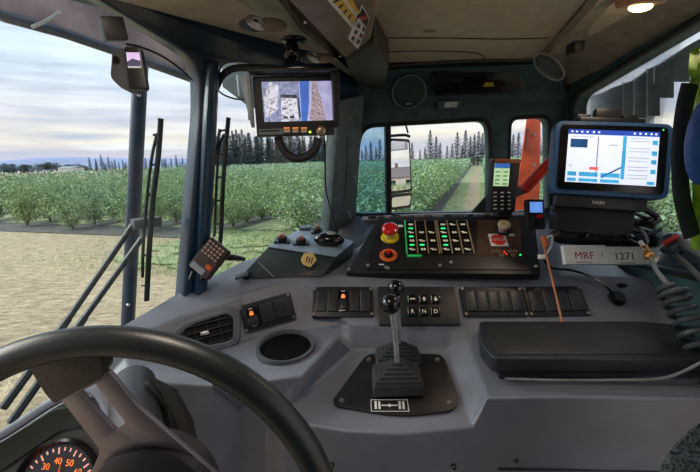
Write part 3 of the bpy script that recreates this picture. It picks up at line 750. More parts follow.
ca, cb = Hf.off(.03).px(146, 509); m = MB(); m.lathe(F(Hf.p(ca, cb, 0), Hf.u, Hf.v), [(0, .034), (.05, .033), (.062, .028), (.066, -.006)], 56); m.obj('hub_cap', mat('hub_dark', (46, 44, 46), .4), t)
# column and shroud
cc = thing('steering_column', PC(165, 470, .6), 'dark steering column shroud behind the wheel spoke', 'steering column')
m = MB(); m.tube([Hf.p(0, 0, -.004), PC(138, 440, .52), PC(134, 405, .59), PC(134, 385, .66)], .033, 24, 4); m.obj('column_tube', mat('column_grey', (44, 44, 48), .5), cc)
m = MB(); rows = []
for k in range(9):
    a = k / 8; q = [PC(128 + a * 22, 372 + a * 12, .64), PC(140 + a * 32, 385 + a * 10, .63), PC(160 + a * 28, 415 + a * 8, .61), PC(168 + a * 26, 440 + a * 8, .59), PC(150 + a * 60, 480, .57)]
    rows.append([p + V((0, -.012 * math.sin(a * math.pi * 1), 0.006 * math.sin(a * math.pi * 3))) for p in q])
m.grid(rows, .01); m.obj('fabric_boot', mat('boot_fabric', (16, 16, 16), .8, bump=.5, bs=300), cc)
m = MB(); m.tube([PC(178, 470, .56), PC(192, 450, .56)], .007, 12); m.sphere(PC(194, 447, .56), .010); m.obj('signal_stalk', BLK, cc)
# instrument pod
pod = thing('instrument_cluster', PC(50, 470, .56), 'instrument pod with orange-lit dial at lower left behind the wheel', 'instrument cluster')
Pf = F(PC(50, 480, .60), CR @ V((1, 0.0, .1)), CR @ V((0, 1, -.35)))
op = [Pf.px(*q) for q in [(-90, 485), (0, 441), (62, 401), (100, 394), (118, 430), (150, 480), (160, 560), (-90, 600)]]
m = MB(); m.prism(Pf, rp(op, .02, 4), -.06, -.004, .004); m.obj('housing', mat('pod_brown', (60, 60, 52), .55, bump=.3), pod)
m = MB(); m.tube([Pf.p(*Pf.px(*q), .008) for q in [(-90, 482), (0, 438), (62, 399), (98, 390), (118, 425), (142, 480)]], .008, 10, 5, flat=.8); m.obj('hood_rim', DASHTOP, pod)
m = MB(); rows = []
for q in [(-90, 490), (0, 446), (62, 408), (94, 402), (112, 432), (130, 480)]:
    a, b = Pf.px(*q); a2, b2 = Pf.px(q[0] * .9 + 4, q[1] + 22); rows.append([Pf.p(a, b, .012), Pf.p((a + a2) / 2, (b + b2) / 2, .002), Pf.p(a2, b2, -.002)])
m.grid(rows, .004); m.obj('hood', mat('pod_dark_green', (34, 44, 40), .6), pod)
a, b = Pf.px(55, 490); gf = F(Pf.p(a, b, -.003), Pf.u, Pf.v)
m = MB(); m.lathe(gf, [(.060, .0), (.066, .010), (.070, .008), (.070, -.005)], 56); m.obj('bezel', BLKG, pod)
m = MB(); m.cyl(gf, 0, 0, .061, 0, .002, 56); dial = m.obj('dial', mat('dial_black', (22, 20, 20), .5), pod)
m = MB()
for k in range(27):
    an = R(220 - k * 10); r0 = .048 if k % 3 == 0 else .052
    d = V((math.cos(an), math.sin(an))); n = V((-d.y, d.x)); wd = .0011
    m.prism(gf, [tuple(d * r0 - n * wd), tuple(d * .057 - n * wd), tuple(d * .057 + n * wd), tuple(d * r0 + n * wd)], .002, .0026)
m.obj('tick_marks', mat('tick_pink', (250, 170, 150), .5, emit=.5), dial)
m = MB()
for k in range(9):
    an = R(220 - k * 30); m.text(gf, .038 * math.cos(an), .038 * math.sin(an), .013, str(k * 10), c=.0024)
m.obj('numerals', mat('dial_orange', (250, 120, 50), .5, emit=.9), dial)
m = MB(); m.prism(gf, [(-.002, 0), (.002, 0), (.0, .035)], .004, .005); m.cyl(gf, 0, 0, .006, .002, .006, 16); m.obj('needle', mat('needle_orange', (240, 90, 30), .5, emit=.6), dial)
a, b = Pf.px(10, 457); m = MB(); m.ring(Pf, .007, .002, 20, a, b, 0, 8); m.obj('trip_knob', BLK, pod)

# ------------------------------------------------------------------ twin view monitor
f = pq((257, 137, .80), (335, 134.5, .82), (261, 76, .80))
t = thing('camera_monitor', f.p(f.w / 2, 0), 'hooded black monitor showing two camera views in front of windshield', 'monitor')
m = MB(); m.box(f, 0, f.w, 0, f.h, -.03, 0, .004); m.obj('housing', mat('monitor_body', (34, 36, 38), .5), t)
m = MB(); sx0, sy0 = f.px(264.5, 122); sx1, sy1 = f.px(331, 81)
hood = [((-.004, -.004 + f.h * .14), (-.004, f.h + .008)), ((-.004, f.h + .008), (f.w + .014, f.h + .004)), ((f.w + .014, f.h + .004), (f.w + .006, f.h * .12))]
m.hull([f.p(a, b, c) for a, b in [(-.004, f.h + .002), (f.w + .008, f.h + .002), (f.w + .008, f.h + .008), (-.004, f.h + .008)] for c in (-.012, .03)], .002)
m.hull([f.p(a, b, c) for a, b in [(f.w - .004, f.h + .006), (f.w + .012, f.h + .002), (f.w + .008, f.h * .12), (f.w - .002, f.h * .12)] for c in (-.01, .022)], .002)
m.obj('sun_hood', BLK, t)
m = MB(); m.hull([f.p(a, b, c) for a, b, c in [(-.003, f.h, -.01), (-.026, f.h + .004, -.01), (-.003, .018, -.01), (-.010, .018, -.01), (-.003, f.h, .02), (-.009, f.h, .02), (-.003, .04, .004), (-.009, .04, .004)]], .001); m.obj('side_shade', LGREY, t)
m = MB(); m.box(f, sx0, sx1, sy0, sy1, 0, .0012); scr = m.obj('screen', mat('screen_lilac', (168, 178, 216), .3, emit=.75, vs=60, var=.1), t)
sf = F(f.p(sx0, sy0, .0012), f.u, f.v); sw = sx1 - sx0; sh = sy1 - sy0
def sq(name, mt, polys, c=.0004, par=scr):
    m = MB()
    for po in polys: m.prism(sf, [(a * sw, b * sh) for a, b in po], 0, c)
    return m.obj(name, mt, par)
sq('left_view', mat('view_grey', (140, 150, 190), .4, emit=.6, vs=160, var=.2), [[(.0, 0), (.53, 0), (.53, 1), (.0, 1)]])
sq('truck_image', mat('view_pale', (196, 198, 214), .4, emit=.8, vs=200, var=.3), [[(.24, .0), (.5, 0), (.48, .62), (.27, .64)], [(.02, .1), (.2, .3), (.24, .9), (.12, 1), (.02, .6)]], .0007)
sq('truck_shadow', mat('view_dark', (58, 66, 82), .4, emit=.4, vs=200, var=.4), [[(.25, .6), (.5, .58), (.49, .66), (.26, .68)], [(.27, .08), (.34, .07), (.34, .13), (.28, .13)], [(.37, .07), (.44, .08), (.43, .15), (.37, .13)], [(.28, .3), (.33, .3), (.33, .34), (.28, .34)], [(.5, .1), (.53, .1), (.52, .6), (.5, .6)]], .001)
sq('right_view', mat('view_lilac', (168, 166, 206), .4, emit=.75, vs=60, var=.1), [[(.54, 0), (1, 0), (1, 1), (.54, 1)]])
sq('blue_edge', mat('view_blue', (66, 108, 196), .4, emit=.7), [[(.54, 0), (.62, 0), (.66, .4), (.68, 1), (.54, 1)]], .0007)
sq('gravel_path', mat('view_gravel', (176, 160, 172), .4, emit=.6, vs=400, var=.35), [[(.66, 0), (.9, 0), (.86, .4), (.78, 1), (.72, 1), (.7, .5)]], .0007)
bx0, by0 = f.px(259, 135); bx1, by1 = f.px(283, 128.5)
m = MB(); m.box(f, bx0, bx1, by0, by1, 0, .001); m.obj('name_plate', mat('plate_silver', (120, 130, 136), .3, metal=.6), t)
m = MB(); m.box(f, bx0 + .003, bx1 - .006, (by0 + by1) / 2, by1 - .002, .001, .0014); m.obj('name_plate_print', BLK, t)
for x in (287, 295.5, 304):
    a, b = f.px(x, 131); m = MB(); m.box(f, a - .006, a + .006, b - .003, b + .003, 0, .003, .001); m.obj('push_button', mat('beige_button', (200, 180, 160), .5), t)
    m = MB(); m.box(f, a - .006, a + .006, b + .0045, b + .0068, 0, .0008); m.obj('button_label', ICONO, t)
a, b = f.px(310, 132); m = MB(); m.cyl(f, a, b, .0022, 0, .003, 12); m.obj('power_light', mat('yellow_green_led', (190, 255, 60), .4, emit=2), t)
a, b = f.px(321, 131); m = MB(); m.lathe(f, [(.010, 0), (.009, .010), (.006, .012), (0, .012)], 24, a, b); m.obj('volume_knob', mat('bronze_knob', (186, 160, 130), .3, metal=.6), t)
# bracket
m = MB(); m.tube([P(293, 36, .84), P(291, 50, .84), P(290, 66, .83), P(292, 74, .825)], .009, 12, 4); m.sphere(P(292, 52, .835), .016, (1, 1, 1.2)); m.sphere(P(294, 40, .84), .022, (1.2, 1, .35)); m.box(F(P(299, 70, .82), (1, 0, 0), (0, 1, 0)), -.03, .03, -.02, .02, -.004, .006, .003)
m.obj('ball_mount', BLKG, t)
m = MB(); m.hull([P(281, 68, .87), P(293, 70, .85), P(293, 42, .87), P(286, 46, .88), P(281, 68, .85), P(286, 46, .86)], .003); m.obj('mount_bracket', BLUE, t)
m = MB()
for k in range(4): m.rod(P(293 + k * 5, 70, .81), P(293 + k * 5, 65, .81), .003, 8)
m.obj('mount_screw', STEEL, t)
# hose loops
e = thing('cable_conduit', P(300, 160, .85), 'thick black ribbed conduit looping below and left of the camera monitor', 'conduit')
m = MB(); m.tube([P(278, 137, .83), P(281, 146, .83), P(288, 155, .83), P(298, 158.5, .83), P(309, 155, .83), P(316, 147, .83), P(318, 138, .83)], .0085, 12, 5); m.obj('lower_loop', RUB, e)
m = MB(); m.tube([P(216, 88, .92), P(222, 76, .91), P(234, 68.5, .9), P(255, 68, .88), P(285, 69, .86)], .0075, 12, 5); m.obj('upper_arc', RUB, e)
m = MB(); m.tube([P(219, 91, .9), P(224, 95, .89), P(236, 99, .88), P(249, 99, .86)], .0018, 8, 4); m.tube([P(249, 92, .86), P(251, 116, .86)], .003, 8); m.obj('thin_wire', BLK, e); m = MB(); m.box(F(P(249, 97, .85), (1, 0, 0), (0, 0, 1)), -.005, .005, -.01, .012, -.004, .004, .002); m.obj('clamp', BLK, e); m = MB(); m.box(F(P(251, 114, .85), (1, 0, 0), (0, 0, 1)), -.006, .006, -.012, .012, -.004, .004, .002); m.obj('clamp', BLK, e)
m = MB(); m.tube([P(324, 134, .81), P(325, 160, .84), P(326, 190, .88), P(331, 210, .92), P(338, 232, .97)], .0018, 8, 5)
m.obj('monitor_cable', BLK, label='thin black cable hanging from the camera monitor to the box lid', cat='cable')
m = MB(); m.tube([W.pt(335, 135, .05), W.pt(333, 190, .05), W.pt(326, 230, .04)], .0018, 8, 4)
m.obj('pillar_cable', BLK, label='thin black cable running down the corner pillar', cat='cable')
# latches
for x, y, s in [(341, 178, 'upper small latch on the grey corner pillar'), (335, 212, 'lower small latch on the grey corner pillar')]:
    m = MB(); c0 = W.pt(x, y, .055); ff = F(c0, W.u, (0, 0, 1)); m.tube([ff.p(-.008, .012, 0), ff.p(-.003, .010, .008), ff.p(0, -.008, .008), ff.p(.005, -.012, 0)], .003, 8, 4)
    m.obj('latch', LGREY, label=s, cat='latch', group='pillar latches')
# grey bulge at pillar foot
m = MB(); m.hull([P(337, 224, 1.24), P(358, 214, 1.3), P(370, 224, 1.25), P(352, 262, 1.05), P(340, 262, 1.05), P(338, 236, 1.15)], .012, 3); m.obj('trim_8', GREYP, kind='structure')

# ------------------------------------------------------------------ dash camera
Wd = W.off(.02)
f = pq((119, 91, .60), (150, 91, .63), (113, 42, .60)); 
t = thing('dash_camera', P(128, 60, .62), 'dark dash camera with small lit screen hanging at top left', 'dash camera')
m = MB(); bb = pq((104, 41, .60), (127, 41, .62), (104, 17, .60)); m.box(bb, 0, bb.w, 0, bb.h, -.012, .012, .003); m.obj('mount_block', BLK, t)
cf = pq((130, 90, .60), (149, 90, .605), (125, 47, .60))
m = MB(); m.prism(cf, rp([(0.0, 0), (cf.w * .95, 0), (cf.w * .86, cf.h), (cf.w * -.0, cf.h)], .005, 3), -.012, .004, .002); m.obj('body', BLK, t)
m = MB(); m.prism(cf, rp([(-.026, .018), (-.012, .002), (.004, .0), (.002, cf.h), (-.018, cf.h)], .006, 4), -.05, -.006, .003); m.obj('lens_barrel', GREYP, t, 'grey wedge-shaped side')
m = MB(); m.box(cf, cf.w * .1, cf.w * .78, cf.h * .52, cf.h * .86, .004, .005); s_ = m.obj('screen', mat('dashcam_screen', (196, 176, 214), .3, emit=.8), t)
m = MB(); m.prism(cf, [(cf.w * .1, cf.h * .54), (cf.w * .78, cf.h * .54), (cf.w * .78, cf.h * .66), (cf.w * .4, cf.h * .72), (cf.w * .1, cf.h * .64)], .005, .0054); m.obj('dark_view', mat('dashcam_dark', (70, 70, 96), .4, emit=.4), s_)
m = MB(); m.box(cf, cf.w * .1, cf.w * .78, cf.h * .50, cf.h * .53, .004, .0056); m.obj('status_bar', WHITE, t)
m = MB(); m.cyl(cf.at(-.013, cf.h * .72), 0, 0, .004, -.006, .001, 14); m.obj('lens', BLKG, t)
m = MB(); m.tube([P(126, 44, .62), P(140, 47, .64), P(160, 55, .68), P(178, 67, .72), P(192, 80, .78)], .0018, 8, 5); m.obj('dash_camera_cable', BLK, label='black cable running from the dash camera to the blue post', cat='cable')

# ------------------------------------------------------------------ handset on the blue post
f = pq((205, 277, .86), (226, 250, .90), (190, 262, .86))
f = F(P(208, 258, .86), CR @ V((.80, -.58, .2)), CR @ V((.58, .80, -.1)))
t = thing('keypad_handset', f.o, 'brown keypad handset clipped to the foot of the blue post', 'handset')
hw, hh = .028, .040
m = MB(); m.box(f, -hw, hw, -hh, hh, -.02, 0, .005, seg=3); m.obj('body', mat('handset_body', (58, 44, 40), .45), t)
m = MB(); m.box(f, -hw * .85, hw * .85, hh * .0, hh * .92, 0, .002, .001); kp = m.obj('keypad', BLK, t)
for r_ in range(4):
    for c_ in range(5):
        a = -hw * .68 + c_ * hw * .34; b = hh * .14 + r_ * hh * .22
        m = MB(); m.box(f, a - .003, a + .003, b - .0026, b + .0026, .002, .004, .0008); m.obj('key', mat('key_tan', (170, 132, 118), .5), kp)
m = MB(); m.box(f, -hw * .8, hw * .5, -hh * .95, -hh * .6, 0, .0015, .001); m.obj('display', mat('lcd_grey', (150, 152, 160), .3), t)
m = MB(); m.box(f, hw * .3, hw * .8, -hh * .5, -hh * .25, 0, .002, .001); m.obj('orange_button', ORANGE, t)
m = MB(); m.tube([P(222, 258, .9), P(232, 257.5, .93), P(244, 259, .98)], [.006, .008, .007, .005], 10, 4); m.obj('mount_arm', BLK, t)
m = MB(); m.tube([P(200, 243, .88), P(204, 246, .88), P(208, 250, .88)], .006, 8); m.obj('clamp', BLK, t); m = MB(); m.tube([P(193, 272, .86), P(190, 280, .84)], .004, 8); m.obj('stud', BLK, t); m = MB(); m.tube([P(212, 268, .87), P(202, 279, .86)], .006, 8); m.obj('clamp', BLK, t)

# ------------------------------------------------------------------ handheld radio
f = pq((490.5, 213, 1.02), (515, 213, 1.03), (488, 159, 1.02))
t = thing('handheld_radio', f.p(f.w / 2, 0), 'black handheld with green lit screen and number keys, standing on control panel edge', 'handheld device')
m = MB(); m.prism(f, rp([(.0, 0), (f.w, 0), (f.w * 1.06, f.h), (-f.w * .02, f.h)], .008, 4), -.03, 0, .003); m.obj('body', BLK, t)
m = MB(); m.prism(f, rp([(f.w * -.01, f.h * .93), (f.w * 1.05, f.h * .93), (f.w * 1.04, f.h * 1.01), (f.w * .02, f.h * 1.01)], .003, 3), -.028, .003, .001); m.obj('top_trim', mat('copper_trim', (170, 104, 74), .4, metal=.4), t)
a0, b0 = f.px(493, 186); a1, b1 = f.px(510, 163.5)
m = MB(); m.box(f, a0, a1, b0, b1, 0, .001); sc = m.obj('screen', mat('lime_screen', (178, 206, 160), .3, emit=.7, vs=50, var=.1), t)
m = MB(); m.box(f, a0, a1, b1 - .012, b1, .001, .0014); m.obj('title_bar', mat('bar_blue', (60, 110, 190), .4, emit=.6), sc)
m = MB()
for i in range(4):
    for j in range(2): m.box(f, a0 + .004 + j * .021, a0 + .016 + j * .021, b0 + .004 + i * .01, b0 + .0075 + i * .01, .001, .0014)
m.obj('screen_text', mat('dkgreen', (90, 150, 110), .4, emit=.4), sc)
for i in range(5):
    for j in range(3):
        a, b = f.px(494.5 + j * 7, 192.5 + i * 4); m = MB(); m.box(f, a - .0065, a + .0065, b - .0034, b + .0034, 0, .003, .001); k_ = m.obj('key', BLKG, t)
        m = MB(); m.box(f, a - .0045, a + .0045, b - .0016, b + .0016, .003, .0034); m.obj('legend', WHITE, k_)
m = MB(); c0 = P(502, 214, 1.06); m.box(F(c0, (1, 0, 0), (0, 1, 0)), -.02, .02, -.02, .02, -.006, .008, .003); m.obj('cradle', BLK, t)
# rail along the sill
e = thing('sill_rail', SW.pt(440, 215, .06), 'dull metal rail with clamps along the sill of the side window', 'rail')
m = MB(); m.tube([P(362, 219, 1.15), P(420, 216, 1.15), P(538, 214.5, 1.15)], .006, 10, 3); m.obj('rail', STEEL, e)
for x in (372, 381, 396, 411, 427, 448, 470, 487):
    m = MB(); c0 = P(x, 217 - (x - 372) * .015, 1.13); s = rnd.uniform(.006, .013); m.sphere(c0, s, (1.6, .8, .6)); m.obj('clamp', mat('dull_bronze', (104, 88, 76), .5, metal=.5) if x % 2 else BLK, e)
for i, (x, w_) in enumerate([(403, 30), (456, 26)]):
    m = MB(); c0 = P(x, 218.5, 1.11); m.sphere(c0, .018, (1.9, .8, .38)); m.obj('sill_cloth', mat('dark_cloth', (48, 40, 40), .9), label=['small dark rag on the sill near the exterior mirror', 'small dark rag on the sill below the grass track'][i], cat='rag')
# triangle bracket at lower right corner of window 3
m = MB(); m.hull([SW.pt(x, y, c) for x, y in [(466, 214), (489, 188), (491, 214)] for c in (.025, .035)], .001); m.obj('corner_bracket', SEAL, label='black triangular bracket in the lower corner of the side window', cat='bracket')

# ------------------------------------------------------------------ small device with blue screen
f = pq((528, 229, .95), (546, 229, .95), (529, 199, .97))
t = thing('gas_detector', f.p(f.w / 2, 0), 'small black device with blue screen and red button below the orange beam', 'small device')
m = MB(); m.box(f, 0, f.w, 0, f.h, -.02, 0, .004); m.obj('body', BLK, t)
m = MB(); m.box(f, f.w * .15, f.w * .85, f.h * .55, f.h * .9, 0, .001); m.obj('screen', mat('blue_screen', (96, 140, 214), .3, emit=.8), t)
m = MB(); m.box(f, f.w * .5, f.w * .85, f.h * .36, f.h * .48, 0, .002, .001); m.obj('red_button', REDB, t)
m = MB(); m.box(f, f.w * .1, f.w * .4, f.h * .1, f.h * .4, 0, .002, .001); m.obj('button_pad', ROCK, t)
# red grab rod
t = thing('grab_rod', P(521, 195, 1.22), 'red diagonal rod with grey end cap behind the tablet computer', 'rod')
m = MB(); m.tube([P(524, 190, 1.2), P(560, 152, 1.16)], .016, 12); m.obj('rod', RED, t)
m = MB(); m.tube([P(515, 193, 1.21), P(526, 188, 1.2)], .014, 12); m.obj('end_cap', GREYP, t)

# ------------------------------------------------------------------ tablet computer
f = pq((550, 193, .86), (669, 200, .82), (555, 120, .89))
t = thing('tablet_computer', f.p(f.w / 2, 0), 'rugged blue tablet computer showing a map screen, on right', 'tablet')
m = MB(); m.prism(f, rp(rect(0, f.w, 0, f.h), .02, 5), -.03, 0, .004, seg=3); m.obj('bumper', TABB, t)
m = MB(); m.prism(f, rp(rect(.011, f.w - .012, .010, f.h - .008), .012, 5), 0, .002, .0006); m.obj('glass_front', BLKG, t)
a0, b0 = f.px(565, 182.5); a1, b1 = f.px(656, 134)
sf = F(f.p(.027, .026, .002), f.u, f.v)
sw = f.w - .055; sh = f.h - .045
m = MB(); m.box(sf, 0, sw, 0, sh, 0, .0006); scr = m.obj('screen', mat('tablet_white', (216, 226, 244), .3, emit=.7, var=.02), t)
sq('title_bar', mat('tab_blue', (36, 70, 168), .4, emit=.7), [[(0, .91), (1, .91), (1, 1), (0, 1)]], .0012)
CY = mat('tab_cyan', (60, 160, 210), .4, emit=.75)
polys = [[(.61, .1), (.65, .1), (.65, .9), (.61, .9)]]
for x0, x1 in [(.02, .12), (.15, .36), (.39, .6)]:
    for y0, y1 in [(.02, .08), (.12, .2)]: polys.append([(x0, y0), (x1, y0), (x1, y1), (x0, y1)])
for y in (.22, .4, .56, .76): polys.append([(.93, y), (.985, y), (.985, y + .08), (.93, y + .08)])
polys.append([(.9, .02), (.98, .02), (.98, .08), (.9, .08)])
sq('blue_buttons', CY, polys, .0012)
sq('info_box', mat('tab_navy', (24, 70, 120), .4, emit=.6), [[(.03, .66), (.22, .66), (.22, .82), (.03, .82)], [(.335, .12), (.343, .12), (.343, .88), (.335, .88)], [(.4, .1), (.395, .13), (.61, .33), (.61, .3)]], .0012)
sq('red_pill', mat('tab_red', (220, 90, 90), .4, emit=.7), [[(.26, .25), (.36, .25), (.36, .3), (.26, .3)]], .0014)
lines = []
for y in (.86, .81, .68, .62, .5, .44, .33, .27, .18, .12): lines.append([(.68, y), (.9, y), (.9, y + .012), (.68, y + .012)])
lines += [[(.05, .86), (.3, .86), (.3, .875), (.05, .875)], [(.46, .72), (.56, .72), (.56, .735), (.46, .735)], [(.03, .3), (.06, .3), (.06, .33), (.03, .33)]]
sq('text_lines', mat('tab_grey', (170, 180, 200), .4, emit=.6), lines, .0012)
sq('bar_icons', mat('tab_icon', (220, 230, 250), .4, emit=.9), [[(x, .94), (x + .02, .94), (x + .02, .97), (x, .97)] for x in (.03, .08, .14, .2, .27, .33, .72, .78, .84, .9, .95)], .0016)
m = MB(); m.cyl(f, f.w - .022, f.h - .014, .0015, .002, .003, 10); m.obj('power_light', LEDG, t)
# grey card reflections are left to the renderer; mount and name bar
m = MB(); a, b = f.px(603, 112); m.box(f, f.w * .22, f.w * .78, f.h - .002, f.h + .012, -.03, -.008, .003); m.box(f, f.w * .36, f.w * .58, f.h + .008, f.h + .032, -.03, -.01, .003); m.box(f, f.w * .6, f.w * .72, f.h + .006, f.h + .02, -.03, -.01, .002); m.box(f, f.w * .2, f.w * .32, f.h + .006, f.h + .018, -.03, -.01, .002); m.obj('top_clamp', BLK, t)
m = MB(); m.box(f, .016, f.w * .84, -.026, -.002, -.03, -.004, .002); m.obj('docking_bar', mat('dock_black', (38, 40, 44), .4), t)
m = MB(); m.text(f, f.w * .43, -.014, .010, 'HAJN', c=-.0036); m.obj('lettering', WHITE, t)
m = MB(); m.box(f, f.w * .1, f.w * .8, -.075, -.02, -.07, -.028, .006); m.obj('mount', mat('mount_black', (24, 26, 28), .5), t)
# post behind the tablet
m = MB(); m.hull([P(556, 205, 1.0), P(575, 205, 1.0), P(560, 236, 1.0), P(600, 236, 1.0), P(556, 205, 1.04), P(600, 236, 1.04)], .003); m.obj('tablet_stand', GREYP, label='grey angled stand bracket under the left side of the tablet', cat='stand')
# cable bundle
t = thing('cable_bundle', P(610, 238, .93), 'tangle of black cables heaped under the tablet computer', 'cables')
for k in range(11):
    y0 = 208 + k * 2.3; pts = []
    for j in range(7): pts.append(P(556 + j * 17 + rnd.uniform(-4, 4), y0 + 6 * math.sin(j * 1.1 + k) + rnd.uniform(-2, 2) + j * .8, .90 + rnd.uniform(-.02, .03)))
    m = MB(); m.tube(pts, rnd.choice([.004, .005, .007]), 8, 5); m.obj('cable', BLKG if k % 2 else RUB, t)
m = MB(); m.sphere(P(600, 236, .98), .06, (1.6, .6, .5)); m.sphere(P(640, 238, .97), .05, (1.3, .6, .6)); m.sphere(P(570, 235, .98), .04, (1.3, .6, .6)); m.obj('sleeve', mat('bundle_black', (20, 22, 24), .4), t)
m = MB(); m.tube([P(586, 237, .89), P(592, 231, .89), P(597, 224, .89)], .0016, 6); m.tube([P(640, 227, .88), P(646, 236, .88), P(648, 243, .88)], .003, 8); m.obj('grey_wire', LGREY, t)

# --- number cards
for (x0, x1, y1, txt, mt, ink, lab) in [(566, 607.5, 246, 'MRF', PAPER, INKR, 'white card box lettered MRF in red, under the tablet'), (608.5, 646, 247.5, '1271', PAPER2, INKB, 'greyer card box numbered 1271 in black, under the tablet')]:
    f = pq((x0, 264, .895), (x1 + 1, 264, .895), (x0 + 1.5, y1 - 1, .915))
    t = thing('card_box', f.p(f.w / 2, 0), lab, 'card', 'card boxes on the dashboard')
    m = MB(); m.box(f, 0, f.w, 0, f.h, -.014, 0, .001); m.obj('box', mt, t)
    m = MB(); m.text(f, f.w * .46, f.h * .42, f.h * .55 if txt == 'MRF' else f.h * .6, txt, c=.0004); 
    if txt == 'MRF': m.box(f, f.w * .24, f.w * .62, f.h * .08, f.h * .12, 0, .0005)
    m.obj('lettering', ink, t)
    m = MB()
    if txt == 'MRF': m.box(f, f.w * .88, f.w * .895, f.h * .38, f.h * .62, 0, .0005)
    else: m.box(f, f.w * .3, f.w * .7, f.h * .04, f.h * .08, 0, .0005)
    m.obj('stroke', INKB, t)
# orange strap with white wire
t = thing('charging_lead', P(562, 322, .84), 'thin orange lead with plug, hanging over the rightmost switch panels', 'lead')
m = MB(); m.tube([P(542, 236, .90), P(545, 250, .88), P(551, 275, .86), P(557, 300, .83), P(562, 322, .80)], .0024, 8, 4); m.obj('cord', mat('cord_orange', (196, 122, 86), .6), t)
m = MB(); m.tube([P(543, 237, .895), P(546, 247, .885)], .006, 10); m.obj('plug', ORR, t)
m = MB(); m.tube([P(546, 238, .9), P(552, 236, .9), P(551, 246, .89), P(545, 256, .885)], .0024, 8, 5); m.box(F(P(542, 257, .88), (1, 0, 0), (0, .3, 1)), -.008, .008, -.005, .006, -.005, .005, .002); m.obj('white_wire', WHITE, t)
# black cable and socket
a, b = FACE.px(616, 299)
t = thing('power_socket', FACE.p(a, b), 'round power socket with open black cap on the dashboard at right', 'socket')
m = MB(); m.ring(FACE, .0165, .003, 32, a, b, .003, 8); m.obj('ring', RUB, t)
m = MB(); m.lathe(FACE, [(0, .016), (.012, .016), (.014, .002)], 28, a, b); m.obj('plug', BLK, t)
m = MB(); m.sphere(FACE.pt(619, 287.5, .012), .010, (1.3, .6, .6)); m.obj('cap', BLKG, t)
m = MB(); m.tube([P(544, 260, .90), P(552, 268, .89), P(570, 270, .88), P(590, 276, .86), P(606, 286, .83), P(615, 298, .825)], .0028, 8, 5)
m.obj('socket_cable', BLKG, label='black cable running from the control box to the round power socket', cat='cable')
# coiled cord
t = thing('coiled_cord', P(690, 345, .75), 'grey coiled cord hanging at the right edge', 'cord')
pts = []; ax = [P(668, 284, .74), P(676, 300, .735), P(688, 322, .73), P(700, 350, .72), P(716, 392, .70)]
N = 9 * 14
for i in range(N + 1):
    s = i / N * (len(ax) - 1); k = min(int(s), len(ax) - 2); c0 = ax[k].lerp(ax[k + 1], s - k); an = i / 14 * 2 * math.pi
    rr = .021 * min(1, i / 10)
    pts.append(c0 + (CR @ V((math.cos(an) * rr, math.sin(an) * rr * .45 , math.sin(an) * rr))))
m = MB(); m.tube(pts, .0055, 8, 0); m.obj('coil', mat('coil_grey', (66, 72, 78), .45), t)
m = MB(); m.tube([P(650, 256, .84), P(655, 268, .80), P(664, 280, .76), pts[0]], .0045, 8, 5); m.obj('straight_lead', mat('lead_grey', (120, 126, 130), .45), t)
m = MB(); m.tube([P(644, 245, .85), P(651, 258, .84)], .006, 10); m.sphere(P(649, 256, .84), .011, (1, 1, .9)); m.obj('gold_plug', mat('brass', (190, 140, 80), .35, metal=.8), t)
m = MB(); m.tube([P(640, 241, .86), P(646, 250, .845)], .0045, 8); m.obj('white_sleeve', WHITE, t)
# red-handled pin
t = thing('screwdriver', P(660, 248, .86), 'small tool with red handle and steel shaft beside the numbered cards', 'tool')
m = MB(); m.tube([P(653, 253, .85), P(664, 244, .86)], .002, 8); m.obj('shaft', STEEL, t)
m = MB(); m.tube([P(664, 244, .86), P(677, 236, .865)], .006, 10); m.obj('handle', RED, t)
# lead at bottom of the pad
m = MB(); m.tube([P(505, 379, .685), P(560, 380.5, .67), P(620, 380, .665), P(650, 379.5, .66), P(675, 375, .66), P(702, 362, .66)], .0028, 8, 5)
m.obj('pad_cable', mat('lead_grey2', (110, 118, 120), .4), label='grey lead lying under the front edge of the armrest pad', cat='cable')
# side ledge and grey tubes at right
m = MB(); m.hull([P(655, 262, .95), P(720, 262, .8), P(655, 285, .93), P(735, 330, .75), P(668, 240, 1.0), P(720, 232, .85), P(740, 300, .9)], .01, 3); m.obj('trim_9', mat('dark_grey_trim', (58, 64, 68), .55), kind='structure')
t = thing('door_handle_rail', P(690, 250, .8), 'grey curved hand rails on the right door edge', 'hand rail')
m = MB(); m.tube([P(676, 236, .9), P(690, 246, .82), P(706, 256, .76)], .010, 10, 4); m.obj('upper_rail', mat('rail_grey', (104, 112, 114), .5), t)
m = MB(); m.tube([P(668, 250, .9), P(684, 262, .83), P(706, 284, .76)], .006, 10, 4); m.obj('lower_rail', GREYP, t)
m = MB(); m.sphere(P(674, 244, .88), .030, (1.2, .6, .9)); m.obj('plastic_pouch', mat('pouch_grey', (84, 100, 108), .15, vs=80, var=.4, coat=.6), label='crumpled grey plastic pouch behind the red-handled tool', cat='pouch')
